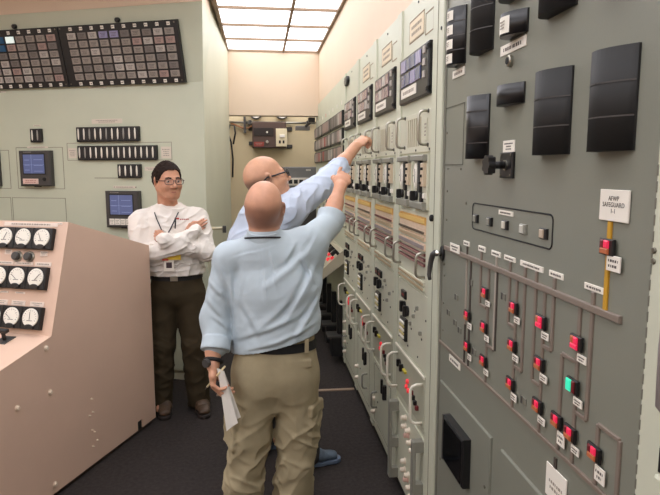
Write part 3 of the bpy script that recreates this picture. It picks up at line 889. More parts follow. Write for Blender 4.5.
edge_meter('edgewise_meter', 1.060, 1.192, 2.070, 2.36, 0.042, 4, BLACKS)
edge_meter('edgewise_meter', 0.335, 0.460, 1.736, 1.935, 0.045, 4, BLACK)
edge_meter('edgewise_meter', 0.568, 0.702, 1.882, 1.937, 0.040, 1, BLACK)
edge_meter('edgewise_meter', 0.810, 0.950, 1.737, 1.937, 0.042, 3, BLACKS)
edge_meter('edgewise_meter', 1.062, 1.190, 1.738, 1.938, 0.042, 3, BLACKS)
nameplate(gp, 0.155, 2.045, 0, 0.125, 0.028, 1, seed=3, ink=INKL)
nameplate(gp, 0.612, 2.0455, 0, 0.168, 0.029, 1, seed=1)
rg = MB().disc(0.600, 2.008, 0.017, 0.017, 0, 0.012, 16, 0.003).build('jack_ring', STEEL, gp)
MB().disc(0.600, 2.008, 0.010, 0.010, 0.012, 0.0135, 12).build('jack_hole', BLACKM, rg)
# selector switch
sw = put('selector_switch', MB().box(-0.043, 0.043, -0.037, 0.037, 0, 0.010, 0.003).mesh('selector_switch', BLACK), gp, (0.612, 1.714, 0))
MB().cyl((0, 0, 0.010), (0, 0, 0.052), 0.0115, 0.0105, 14).build('shaft', BLACK, sw, smooth=True)
gr = []
for i in range(56):
    a = 2 * math.pi * i / 56
    r_ = 0.026 + 0.003 * math.cos(7 * a)
    gr.append((r_ * math.cos(a), r_ * math.sin(a)))
MB().prism(gr, 0.048, 0.070).build('grip', BLACK, sw)
MB().disc(0, 0, 0.015, 0.015, 0.010, 0.014, 14).build('collar', STEEL, sw)
for q in ((-0.034, 0.029), (0.034, 0.029), (-0.034, -0.029), (0.034, -0.029)):
    put('screw', SCREW, sw, (q[0], q[1], 0.010), scale=(0.6, 0.6, 0.6))
nameplate(gp, 0.612, 1.7675, 0, 0.078, 0.034, 3, seed=2)
# access plate cut at the far edge
outline('panel_seam', gp, -0.002, 0.225, 1.718, 1.935, 0.0, 0.003, m=mat('seam grey', (88, 86, 76), 0.6))
for (u, v) in ((0.06, 1.705), (0.205, 1.705), (0.06, 1.51), (0.27, 1.585), (0.06, 1.62), (0.04, 1.84)):
    put('screw', SCREW, gp, (u, v, 0), scale=(0.8, 0.8, 1))
# rounded outline with five pushbuttons
def rrect(u0, u1, v0, v1, r, w):
    pts = []
    for cx, cy, a0 in ((u1 - r, v1 - r, 0), (u0 + r, v1 - r, 90), (u0 + r, v0 + r, 180), (u1 - r, v0 + r, 270)):
        for i in range(6):
            a = R(a0 + 90 * i / 5)
            pts.append((cx + r * math.cos(a), cy + r * math.sin(a), w))
    return pts
MB().tube(rrect(0.337, 0.888, 1.504, 1.590, 0.016, 0.0005), 0.0022, 6, closed=True).build('engraved_border', BLACKM, gp)
nameplate(gp, 0.608, 1.575, 0, 0.10, 0.014, 1, seed=4)
def sq_button(u, v, m, dark=True, s=1.0):
    o = put('pushbutton', plate_mesh(0.044 * s, 0.032 * s, 0.008, 0.002, BLACK if dark else BRGREY), gp, (u, v, 0))
    put('lens', plate_mesh(0.024 * s, 0.026 * s, 0.004, 0.002, m), o, (-0.002 * s, 0, 0.0075))
    return o
for u, m, dk_ in ((0.375, BRGREY, True), (0.493, BRGREY, True), (0.611, mat('lens ivory', (206, 200, 184), 0.3), True), (0.731, mat('lens pale grey', (196, 194, 182), 0.3), False), (0.848, mat('lens beige', (190, 172, 150), 0.3), True)):
    sq_button(u, 1.540, m, dk_, 0.85)
# mimic buses and bars
def bar(name, u0, u1, v0, v1, m=MBAR, d=0.006):
    return MB().box(u0, u1, v0, v1, 0, d, 0.0015).build(name, m, gp)
def vbar(u, v0, v1, m=MBAR, t=0.012, d=0.005): return bar('mimic_bar', u - t/2, u + t/2, v0, v1, m, d)
def hbar(u0, u1, v, m=MBAR, t=0.010, d=0.005): return bar('mimic_bar', min(u0, u1), max(u0, u1), v - t/2, v + t/2, m, d)
bar('mimic_bus', 0.055, 1.186, 1.3935, 1.4095, d=0.008)
bar('mimic_bus', 0.012, 1.205, 1.010, 1.021, d=0.006)
for (u, w, h) in ((0.190, 0.10, 0.030), (0.288, 0.055, 0.016), (0.433, 0.058, 0.018), (0.548, 0.068, 0.016), (0.648, 0.075, 0.014), (0.785, 0.132, 0.015), (0.918, 0.068, 0.015), (1.083, 0.075, 0.014)):
    nameplate(gp, u, 1.4165 if w == 0.10 else 1.446, 0.008 if w == 0.10 else 0, w, h, 2 if w == 0.10 else 1, seed=int(u * 30))
DKB = mat('mimic bar dark', (78, 70, 64), 0.45)
LTB = mat('mimic bar light', (170, 160, 148), 0.45)
# feeders: drop from the label, loop bars, button bars
vbar(0.300, 1.02, 1.438, DKB, 0.008); vbar(0.340, 1.016, 1.394, DKB, 0.009); vbar(0.302, 1.16, 1.394, LTB, 0.005, 0.006)
vbar(0.431, 1.262, 1.438); hbar(0.431, 0.486, 1.262); vbar(0.500, 1.016, 1.394)
vbar(0.556, 1.145, 1.438, LTB, 0.009); hbar(0.500, 0.556, 1.145); vbar(0.566, 1.145, 1.394, DKB, 0.006)
vbar(0.655, 1.256, 1.438); hbar(0.655, 0.704, 1.256); vbar(0.704, 1.016, 1.394)
vbar(0.754, 1.145, 1.394); hbar(0.704, 0.754, 1.145)
vbar(0.752, 1.41, 1.438); vbar(0.818, 1.143, 1.438); hbar(0.818, 0.868, 1.143); vbar(0.868, 1.016, 1.394)
vbar(0.913, 1.254, 1.438); hbar(0.868, 0.913, 1.254)
vbar(1.034, 1.010, 1.394); hbar(0.967, 1.034, 1.263); vbar(0.967, 1.016, 1.263)
vbar(1.083, 1.147, 1.438); hbar(1.034, 1.083, 1.147)
vbar(1.130, 1.016, 1.157); hbar(1.130, 1.207, 1.157); vbar(1.207, 1.016, 1.157)
vbar(1.128, 1.408, 1.595, YEL, 0.013)
def mimic_button(u, v, kind='red'):
    o = put('indicator_button', plate_mesh(0.048, 0.034, 0.007, 0.002, BLACK), gp, (u, v, 0.005))
    if kind == 'green':
        put('lens', plate_mesh(0.020, 0.028, 0.005, 0.002, GRN), o, (-0.009, 0, 0.0065))
        put('lens', plate_mesh(0.012, 0.028, 0.004, 0.002, DRED), o, (0.009, 0, 0.0065))
    else:
        put('lens', plate_mesh(0.016, 0.016, 0.005, 0.002, REDP), o, (0.004, 0.006, 0.0065))
        put('lens', plate_mesh(0.028, 0.012, 0.005, 0.002, AMB if kind == 'red' else REDP), o, (-0.002, -0.0085, 0.0065))
        put('lens', plate_mesh(0.011, 0.016, 0.005, 0.002, DRED if kind == 'red' else AMB), o, (-0.0105, 0.006, 0.0065))
    return o
for (u, v, kd, lw, lh) in [(0.334, 1.200, 'red', 0.034, 0.020), (0.342, 1.092, 'red', 0.030, 0.020),
                   (0.486, 1.312, 'red', 0.034, 0.016), (0.488, 1.200, 'red', 0.034, 0.018), (0.492, 1.090, 'red', 0.034, 0.018),
                   (0.700, 1.314, 'red', 0.034, 0.018), (0.700, 1.204, 'red', 0.036, 0.018), (0.700, 1.090, 'red', 0.034, 0.020),
                   (0.864, 1.315, 'pink', 0.036, 0.018), (0.866, 1.205, 'red', 0.036, 0.018), (0.866, 1.092, 'red', 0.036, 0.018),
                   (1.036, 1.311, 'pink', 0.036, 0.018), (1.030, 1.207, 'green', 0.036, 0.018), (1.030, 1.092, 'red', 0.032, 0.018),
                   (0.966, 1.095, 'red', 0.034, 0.032), (1.130, 1.094, 'red', 0.036, 0.034), (1.132, 1.543, 'red', 0.0, 0.0)]:
    mimic_button(u, v, kd)
    if lw:
        nameplate(gp, u + 0.024, v - 0.022 - lh * 0.5, 0.006, lw, lh, 2, seed=int(u * 50), D=0.003)
nameplate(gp, 1.156, 1.5115, 0.006, 0.046, 0.032, 2, seed=1, D=0.003)
for (u, v) in ((0.20, 1.235), (0.115, 1.157), (0.195, 1.137), (0.245, 1.122), (0.395, 1.088), (0.615, 1.327), (0.775, 1.068), (0.345, 1.318)):
    o = put('blank_cover', plate_mesh(0.030, 0.020, 0.003, 0.001, GREY2), gp, (u, v, 0))
    put('blank_slot', plate_mesh(0.010, 0.020, 0.002, 0.0, DKGREY), o, (-0.010, 0, 0.002))
for v in (1.09, 1.2, 1.31):
    put('screw', SCREW, gp, (0.05, v - 0.02, 0), scale=(0.7, 0.7, 1))
# sign
sg = put('sign', plate_mesh(0.098, 0.064, 0.004, 0.0008, WHITE), gp, (1.141, 1.6285, 0.002))
text_obj('AFWP\nSAFEGUARD\n1-1', 0.0135, INK, sg, (0, 0.001, 0.0045), space=0.95)
# lower compartments
nameplate(gp, 0.20, 0.988, 0, 0.12, 0.026, 1, seed=2)
def lower_door(u0, u1):
    o = put('lower_door', MB().box(0, u1 - u0, 0, 0.62, 0, 0.008, 0.003).mesh('lower_door', GREY), gp, (u0, 0.245, 0))
    for (u, v) in ((0.03, 0.30), (u1 - u0 - 0.03, 0.44), (u1 - u0 - 0.03, 0.1)):
        put('screw', SCREW, o, (u, v, 0.008))
    return o
d1 = lower_door(0.05, 0.572)
lower_door(0.648, 1.20)
mt = put('relay_box', MB().box(0, 0.215, 0, 0.178, 0, 0.030, 0.005).mesh('relay_box', BLACK), gp, (0.195, 0.603, 0.008))
MB().box(0.012, 0.203, 0.012, 0.166, 0.030, 0.032, 0).build('relay_glass', mat('relay glass', (16, 16, 17), 0.08), mt)
for v in (0.06, 0.11):
    put('terminal_screw', SCREW, mt, (-0.006, v, 0.02))
MB().box(-0.012, 0.0, 0.0, 0.178, 0.0, 0.03).build('relay_flange', DKGREY, mt)
wt = put('caution_tag', plate_mesh(0.098, 0.085, 0.003, 0.0005, WHITE), gp, (0.972, 0.926, 0.002))
put('printed_lines', marks_mesh(0.07, 0.03, 2, 3, INKL), wt, (0, -0.005, 0.003))
MB().box(0.955, 0.967, 0.962, 0.996, 0, 0.004).build('tag_cord', DKB, gp)
# door lever between post and panel
lv = thing('door_lever', 'dark curved door lever with chrome hub on the grey panel edge', 'door handle', bframe(2.26))
MB().disc(0.03, 1.375, 0.022, 0.03, 0.003, 0.010, 16, 0.002).build('rose', BLACK, lv)
MB().cyl((0.03, 1.375, 0.010), (0.03, 1.375, 0.034), 0.012, 0.012, 12).build('hub', CHROME, lv, smooth=True)
MB().tube([(0.03, 1.380, 0.032), (0.014, 1.368, 0.038), (0.006, 1.345, 0.042), (0.002, 1.315, 0.046), (0.002, 1.285, 0.048), (0.014, 1.268, 0.048)], [0.011, 0.012, 0.011, 0.010, 0.009, 0.007], 10).build('lever', DKGREY, lv, smooth=True)
put('screw', SCREW, lv, (0.03, 1.408, 0.003)); put('screw', SCREW, lv, (0.05, 1.336, 0.003))

# cabinet nearest the camera, at the right edge
nc = thing('end_cabinet', 'pale green cabinet edge with rounded grey handle at the right border', 'cabinet', bframe(0.993))
MB().box(0, 1.2, 0.06, 2.29, -0.5, 0.006, 0.002).build('body', CREAM, nc)
MB().box(0, 1.2, 0.0, 0.06, -0.48, -0.012).build('plinth', BLACKM, nc)
for i in range(26):
    put('hinge_knuckle', plate_mesh(0.004, 0.020, 0.003, 0.001, GREY2), nc, (0.002, 0.95 + i * 0.030, 0.005))
for v in (1.555, 1.535):
    put('screw', SCREW, nc, (0.008, v, 0.006))
MB().tube([(0.105, 1.49, 0.006), (0.105, 1.49, 0.034), (0.105, 1.478, 0.044), (0.105, 1.40, 0.046), (0.105, 1.30, 0.044), (0.105, 1.288, 0.034), (0.105, 1.288, 0.006)], 0.009, 10).build('handle', mat('handle mauve grey', (140, 130, 128), 0.35), nc, smooth=True)
put('latch_block', plate_mesh(0.04, 0.05, 0.03, 0.004, BLACK), nc, (0.115, 1.20, 0.006))
put('latch_block', plate_mesh(0.06, 0.08, 0.02, 0.004, CREAM), nc, (0.105, 1.12, 0.006))
# ------------------------------------------------------------------ figures: smooth-blended implicit surfaces turned into meshes
def V(*a): return np.array(a, np.float32)
def nrm(a):
    a = np.asarray(a, np.float32); return a / np.linalg.norm(a)
LAT = RNG.random((32, 32, 32)).astype(np.float32)
def vnoise(q):
    q = q + 1000.0
    i = np.floor(q).astype(np.int64); t = (q - i).astype(np.float32); t = t * t * (3 - 2 * t)
    i &= 31; j = (i + 1) & 31
    x0, y0, z0 = i[:, 0], i[:, 1], i[:, 2]; x1, y1, z1 = j[:, 0], j[:, 1], j[:, 2]
    tx, ty, tz = t[:, 0], t[:, 1], t[:, 2]
    a = LAT[x0, y0, z0] * (1 - tx) + LAT[x1, y0, z0] * tx
    b = LAT[x0, y1, z0] * (1 - tx) + LAT[x1, y1, z0] * tx
    c = LAT[x0, y0, z1] * (1 - tx) + LAT[x1, y0, z1] * tx
    d = LAT[x0, y1, z1] * (1 - tx) + LAT[x1, y1, z1] * tx
    return (a * (1 - ty) + b * ty) * (1 - tz) + (c * (1 - ty) + d * ty) * tz

def folds(P, direction, across, along, amp, seed=0.0, power=2.0):
    d = nrm(direction)
    e = nrm(np.cross(d, (0.31, 0.77, 0.55))); g = np.cross(d, e)
    w = vnoise(P * 5.0 + seed)[:, None] * 0.10
    q = P + w
    n = vnoise(np.stack([q @ d * along, q @ e * across, q @ g * across], 1) + seed * 7.3)
    r = (1 - np.abs(2 * n - 1)) ** power
    return amp * (r - 0.25)

def creases(P, segs, ax=(0, 2)):
    """soft cloth folds along line segments, seen along the third axis"""
    x, z = P[:, ax[0]], P[:, ax[1]]
    out = np.zeros(len(P), np.float32)
    wob = (vnoise(P * 9.0 + 3.3) - 0.5) * 0.02
    for x0, z0, x1, z1, w, amp in segs:
        dx, dz = x1 - x0, z1 - z0; L2 = dx * dx + dz * dz
        t = np.clip(((x - x0) * dx + (z - z0) * dz) / L2, 0, 1)
        sd = ((x - x0) * dz - (z - z0) * dx) / math.sqrt(L2) + wob
        e = np.hypot(x - x0 - t * dx, z - z0 - t * dz)
        fade = np.sin(np.pi * np.clip(t * 0.86 + 0.10, 0, 1)) * np.exp(-np.maximum(0, e - np.abs(sd)) / w)
        out += amp * fade * (np.exp(-(sd / w) ** 2) - 0.7 * np.exp(-((sd - 1.5 * w) / w) ** 2))
    return out

class Field:
    def __init__(s, lo, hi, h):
        s.lo = np.array(lo, np.float32); s.h = h
        s.n = np.ceil((np.array(hi) - s.lo) / h).astype(int) + 1
        s.a = np.full(tuple(s.n), 1.0, np.float32)
    def region(s, lo, hi):
        i0 = np.clip(np.floor((np.asarray(lo) - s.lo) / s.h).astype(int), 0, s.n)
        i1 = np.clip(np.ceil((np.asarray(hi) - s.lo) / s.h).astype(int) + 1, 0, s.n)
        if np.any(i1 <= i0): return None
        ax = [s.lo[k] + s.h * np.arange(i0[k], i1[k], dtype=np.float32) for k in range(3)]
        X, Y, Z = np.meshgrid(*ax, indexing='ij')
        return tuple(slice(i0[k], i1[k]) for k in range(3)), X, Y, Z
    def put(s, fn, lo, hi, k, sub=False):
        m = max(k, 0.0) + 0.03
        g = s.region(np.asarray(lo) - m, np.asarray(hi) + m)
        if g is None: return s
        sl, X, Y, Z = g
        d = fn(X, Y, Z); a = s.a[sl]
        if sub:
            d = -d
            if k > 0:
                h = np.clip(0.5 - 0.5 * (d - a) / k, 0, 1); s.a[sl] = d * (1 - h) + a * h + k * h * (1 - h)
            else: s.a[sl] = np.maximum(a, d)
        elif k > 0:
            h = np.clip(0.5 + 0.5 * (d - a) / k, 0, 1); s.a[sl] = d * (1 - h) + a * h - k * h * (1 - h)
        else: s.a[sl] = np.minimum(a, d)
        return s
    def cone(s, a, b, r1, r2, k=0.015, sub=False):
        a = V(*a); b = V(*b); ba = b - a; L = float(ba @ ba) + 1e-9; R_ = max(r1, r2)
        def fn(X, Y, Z):
            t = np.clip(((X - a[0]) * ba[0] + (Y - a[1]) * ba[1] + (Z - a[2]) * ba[2]) / L, 0, 1)
            return np.sqrt((X - a[0] - t * ba[0]) ** 2 + (Y - a[1] - t * ba[1]) ** 2 + (Z - a[2] - t * ba[2]) ** 2) - (r1 + (r2 - r1) * t)
        return s.put(fn, np.minimum(a, b) - R_, np.maximum(a, b) + R_, k, sub)
    def chain(s, pts, rs, k=0.015):
        for i in range(len(pts) - 1):
            s.cone(pts[i], pts[i + 1], rs[i], rs[i + 1], k)
        return s
    def econe(s, a, b, ra, rb, side, k=0.02, flat=False):
        """elliptic cone; ra, rb = (half width along side, half depth)"""
        a = V(*a); b = V(*b); ax = b - a; L = float(np.linalg.norm(ax)); ax = ax / L
        sd = nrm(np.asarray(side) - ax * float(np.dot(side, ax))); dp = np.cross(ax, sd)
        R_ = max(*ra, *rb)
        def fn(X, Y, Z):
            x, y, z = X - a[0], Y - a[1], Z - a[2]
            q = x * ax[0] + y * ax[1] + z * ax[2]
            t = np.clip(q / L, 0, 1)
            rx = ra[0] + (rb[0] - ra[0]) * t; ry = ra[1] + (rb[1] - ra[1]) * t
            m = np.minimum(rx, ry)
            ex = (x * sd[0] + y * sd[1] + z * sd[2]) / rx; ey = (x * dp[0] + y * dp[1] + z * dp[2]) / ry
            if flat:
                d = (np.sqrt(ex * ex + ey * ey) - 1) * m
                return np.maximum(d, np.abs(q - L / 2) - L / 2)
            ez = (q - t * L) / m
            return (np.sqrt(ex * ex + ey * ey + ez * ez) - 1) * m
        return s.put(fn, np.minimum(a, b) - R_, np.maximum(a, b) + R_, k)
    def ell(s, c, r, B=None, k=0.015, sub=False):
        c = V(*c); r = V(*r); B = np.eye(3, dtype=np.float32) if B is None else np.asarray(B, np.float32)
        R_ = float(r.max())
        def fn(X, Y, Z):
            x, y, z = X - c[0], Y - c[1], Z - c[2]
            q = [x * B[i][0] + y * B[i][1] + z * B[i][2] for i in range(3)]
            k0 = np.sqrt(sum((q[i] / r[i]) ** 2 for i in range(3))); k1 = np.sqrt(sum((q[i] / r[i] ** 2) ** 2 for i in range(3))) + 1e-6
            return k0 * (k0 - 1) / k1
        return s.put(fn, c - R_, c + R_, k, sub)
    def rbox(s, c, half, B, r=0.006, k=0.006, sub=False):
        c = V(*c); hf = V(*half) - r; B = np.asarray(B, np.float32); R_ = float(np.linalg.norm(half))
        def fn(X, Y, Z):
            x, y, z = X - c[0], Y - c[1], Z - c[2]
            q = [np.abs(x * B[i][0] + y * B[i][1] + z * B[i][2]) - hf[i] for i in range(3)]
            o = np.sqrt(sum(np.maximum(v, 0) ** 2 for v in q))
            return o + np.minimum(np.maximum(np.maximum(q[0], q[1]), q[2]), 0) - r
        return s.put(fn, c - R_, c + R_, k, sub)
    def cut(s, p, n):
        """keep the half space (x-p).n < 0"""
        n = nrm(n); p = np.asarray(p)
        ax = [s.lo[k] + s.h * np.arange(s.n[k], dtype=np.float32) for k in range(3)]
        d = (ax[0] - p[0])[:, None, None] * n[0] + (ax[1] - p[1])[None, :, None] * n[1] + (ax[2] - p[2])[None, None, :] * n[2]
        s.a = np.maximum(s.a, d.astype(np.float32)); return s
    def cutfn(s, fn):
        idx = np.nonzero(s.a < 0.03)
        P = np.stack(idx, 1).astype(np.float32) * s.h + s.lo
        s.a[idx] = np.maximum(s.a[idx], fn(P).astype(np.float32)); return s
    def displace(s, fn, band=0.02):
        idx = np.nonzero(np.abs(s.a) < band)
        P = np.stack(idx, 1).astype(np.float32) * s.h + s.lo
        s.a[idx] -= fn(P).astype(np.float32); return s
    def build(s, name, m, parent):
        s.a[0] = s.a[-1] = 1.0; s.a[:, 0] = s.a[:, -1] = 1.0; s.a[:, :, 0] = s.a[:, :, -1] = 1.0
        g = vdb.FloatGrid(1.0)
        g.copyFromArray(np.clip(s.a, -0.1, 1.0))
        pts, quads = g.convertToQuads(isovalue=0.0)
        pts = pts * s.h + s.lo
        me = bpy.data.meshes.new(name)
        me.vertices.add(len(pts)); me.vertices.foreach_set('co', pts.astype(np.float32).ravel())
        q = quads[:, ::-1].astype(np.int32)
        me.loops.add(q.size); me.loops.foreach_set('vertex_index', q.ravel())
        me.polygons.add(len(q)); me.polygons.foreach_set('loop_start', np.arange(0, q.size, 4, dtype=np.int32))
        me.polygons.foreach_set('use_smooth', np.ones(len(q), bool))
        me.materials.append(m)
        me.update(calc_edges=True); me.validate()
        return put(name, me, parent)

SKIN_W = mat('skin tanned', (198, 146, 118), 0.5, var=0.10, scale=28, sss=0.08, spec=0.35)
SKIN_F = mat('skin ruddy', (208, 156, 128), 0.45, var=0.10, scale=24, sss=0.08, spec=0.4)
SKIN_B = mat('skin warm pink', (208, 158, 128), 0.45, var=0.10, scale=24, sss=0.08, spec=0.4)

class Head:
    """f forward, u up, built from the chin (u = 0) to the crown (u = .235)"""
    def __init__(s, c, f, u, sc=1.0):
        s.f = nrm(f); u = np.asarray(u, np.float32); s.u = nrm(u - s.f * float(u @ s.f)); s.l = np.cross(s.u, s.f)
        s.s = sc; s.o = V(*c) - s.u * 0.118 * sc
        s.B = [s.l, s.f, s.u]
    def p(s, l, f, u): return s.o + (s.l * l + s.f * f + s.u * u) * s.s
    def r(s, *r): return [x * s.s for x in r]
    def cranium(s, F, g=0.0, k=0.03):
        F.ell(s.p(0, -0.012, 0.148), s.r(0.077 + g, 0.099 + g, 0.089 + g), s.B, k)
        F.ell(s.p(0, -0.045, 0.125), s.r(0.070 + g, 0.062 + g, 0.070 + g), s.B, k)
        return F
    def build(s, F, jowl=0.0):
        S = s.s
        s.cranium(F)
        F.ell(s.p(0, 0.028, 0.085), s.r(0.064 + jowl, 0.070, 0.078), s.B, 0.025)
        F.ell(s.p(0, 0.070, 0.024), s.r(0.026, 0.024, 0.022), s.B, 0.03)
        for e in (-1, 1):
            F.cone(s.p(e * (0.056 + jowl), 0.0, 0.075), s.p(e * 0.030, 0.058, 0.022), 0.020 * S, 0.018 * S, 0.03)
            F.ell(s.p(e * 0.040, 0.064, 0.086), s.r(0.026, 0.026, 0.024), s.B, 0.025)      # cheek
            F.ell(s.p(e * 0.079, -0.010, 0.112), s.r(0.010, 0.020, 0.034), [nrm(s.l + s.f * (-0.45 * e)), nrm(s.f - s.u * 0.15), nrm(s.u + s.f * -0.1)], 0.004)
            F.ell(s.p(e * 0.086, -0.006, 0.114), s.r(0.006, 0.010, 0.019), s.B, 0.004, sub=True)
        F.cone(s.p(-0.036, 0.080, 0.131), s.p(0.036, 0.080, 0.131), 0.013 * S, 0.013 * S, 0.02)  # brow
        for e in (-1, 1):
            F.ell(s.p(e * 0.033, 0.101, 0.117), s.r(0.016, 0.014, 0.0085), s.B, 0.010, sub=True)
        F.cone(s.p(0, 0.091, 0.124), s.p(0, 0.113, 0.086), 0.008 * S, 0.013 * S, 0.012)
        for e in (-1, 1):
            F.ell(s.p(e * 0.013, 0.102, 0.080), s.r(0.009, 0.011, 0.008), s.B, 0.006)
        F.cone(s.p(-0.020, 0.088, 0.055), s.p(0.020, 0.088, 0.055), 0.008 * S, 0.008 * S, 0.010)
        F.cone(s.p(-0.016, 0.087, 0.043), s.p(0.016, 0.087, 0.043), 0.008 * S, 0.008 * S, 0.010)
        F.cone(s.p(-0.018, 0.098, 0.049), s.p(0.018, 0.098, 0.049), 0.0022 * S, 0.0022 * S, 0.004, sub=True)
        return F
    def place(s, b, name, m, parent, smooth=True):
        M = Matrix.Identity(4)
        for i, a in enumerate((s.l, s.f, s.u)):
            for k in range(3): M[k][i] = float(a[k]) * s.s
        for k in range(3): M[k][3] = float(s.o[k])
        b.v = [tuple(M @ Vector(v)) for v in b.v]
        return b.build(name, m, parent, smooth=smooth)
    def eyes(s, parent, iris):
        for e in (-1, 1):
            b = MB()
            n, k = 12, 8
            c = (e * 0.033, 0.0825, 0.117); r = 0.0115
            vs = [(c[0] + r * math.sin(math.pi * i / k) * math.cos(2 * math.pi * j / n), c[1] + r * math.cos(math.pi * i / k), c[2] + r * math.sin(math.pi * i / k) * math.sin(2 * math.pi * j / n)) for i in range(k + 1) for j in range(n)]
            fs = [(i * n + j, i * n + (j + 1) % n, (i + 1) * n + (j + 1) % n, (i + 1) * n + j) for i in range(k) for j in range(n)]
            ey = s.place(b.add(vs, fs), 'eye', mat('eye white', (196, 176, 162), 0.25), parent)
            s.place(MB().cyl((c[0], c[1] + 0.0095, c[2]), (c[0], c[1] + 0.0118, c[2]), 0.0058, 0.0050, 12), 'iris', iris, ey)
    def glasses(s, parent, m, t=0.0022, temple=0.003):
        gl = None
        for e in (-1, 1):
            c = V(e * 0.034, 0.112, 0.116)
            w, h = 0.027, 0.0175
            pts = []
            for i in range(20):
                a = 2 * math.pi * i / 20
                x = abs(math.cos(a)) ** 0.6 * math.copysign(1, math.cos(a)) * w; z = abs(math.sin(a)) ** 0.6 * math.copysign(1, math.sin(a)) * h
                pts.append((c[0] + x, c[1] - 0.10 * abs(c[0] + x), c[2] + z))
            b = MB().tube(pts, t, 6, closed=True)
            if gl is None:
                b.tube([(-0.008, 0.112, 0.120), (0, 0.115, 0.122), (0.008, 0.112, 0.120)], t, 6)
                gl = s.place(b, 'eyeglasses', m, parent)
            else:
                s.place(b, 'rim', m, gl)
            s.place(MB().tube([(e * 0.060, 0.106, 0.121), (e * 0.072, 0.092, 0.122), (e * 0.080, 0.03, 0.122), (e * 0.084, -0.012, 0.124), (e * 0.080, -0.032, 0.112)], temple, 6), 'temple', m, gl)
            pl = [(p[0], p[1], p[2]) for p in pts]
            s.place(MB().add(pl, [tuple(range(20))]), 'lens', GLASSM, gl, smooth=False)
        return gl
GLASSM = bpy.data.materials.new('spectacle lens')
GLASSM.use_nodes = True
_n = GLASSM.node_tree
_b = _n.nodes['Principled BSDF']; _b.inputs['Roughness'].default_value = 0.03; _b.inputs['Alpha'].default_value = 0.05; _b.inputs['Base Color'].default_value = (0.8, 0.85, 0.9, 1)

def stubble_skin(name, base, stub, H, amount, top=0.165, low=0.03):
    """skin whose colour turns to cropped hair round the back of the head"""
    m = mat(name, base, 0.48, var=0.08, scale=24, sss=0.08, spec=0.4)
    nt = m.node_tree; b = nt.nodes['Principled BSDF']
    src = b.inputs['Base Color'].links[0].from_socket
    tc = [n for n in nt.nodes if n.type == 'TEX_COORD'][0]
    def dotn(v):
        s_ = nt.nodes.new('ShaderNodeVectorMath'); s_.operation = 'SUBTRACT'; s_.inputs[1].default_value = [float(x) for x in H.o]
        nt.links.new(tc.outputs['Object'], s_.inputs[0])
        d = nt.nodes.new('ShaderNodeVectorMath'); d.operation = 'DOT_PRODUCT'; d.inputs[1].default_value = [float(x) / H.s for x in v]
        nt.links.new(s_.outputs[0], d.inputs[0]); return d.outputs['Value']
    def rng(v, a, c):
        r_ = nt.nodes.new('ShaderNodeMapRange'); r_.interpolation_type = 'SMOOTHSTEP'
        r_.inputs['From Min'].default_value = a; r_.inputs['From Max'].default_value = c
        nt.links.new(v, r_.inputs['Value'])
        if a > c:
            r_.inputs['From Min'].default_value = c; r_.inputs['From Max'].default_value = a
            r_.inputs['To Min'].default_value = 1; r_.inputs['To Max'].default_value = 0
        return r_.outputs['Result']
    def mul(a, c):
        k = nt.nodes.new('ShaderNodeMath'); k.operation = 'MULTIPLY'
        nt.links.new(a, k.inputs[0])
        if isinstance(c, float): k.inputs[1].default_value = c
        else: nt.links.new(c, k.inputs[1])
        return k.outputs[0]
    u, f = dotn(H.u), dotn(H.f)
    k = mul(mul(mul(rng(u, top, top - 0.04), rng(u, low, low + 0.02)), rng(f, 0.025, -0.015)), amount)
    mx = nt.nodes.new('ShaderNodeMix'); mx.data_type = 'RGBA'
    nt.links.new(k, mx.inputs[0]); nt.links.new(src, mx.inputs[6]); mx.inputs[7].default_value = lin(stub)
    nt.links.new(mx.outputs[2], b.inputs['Base Color'])
    return m

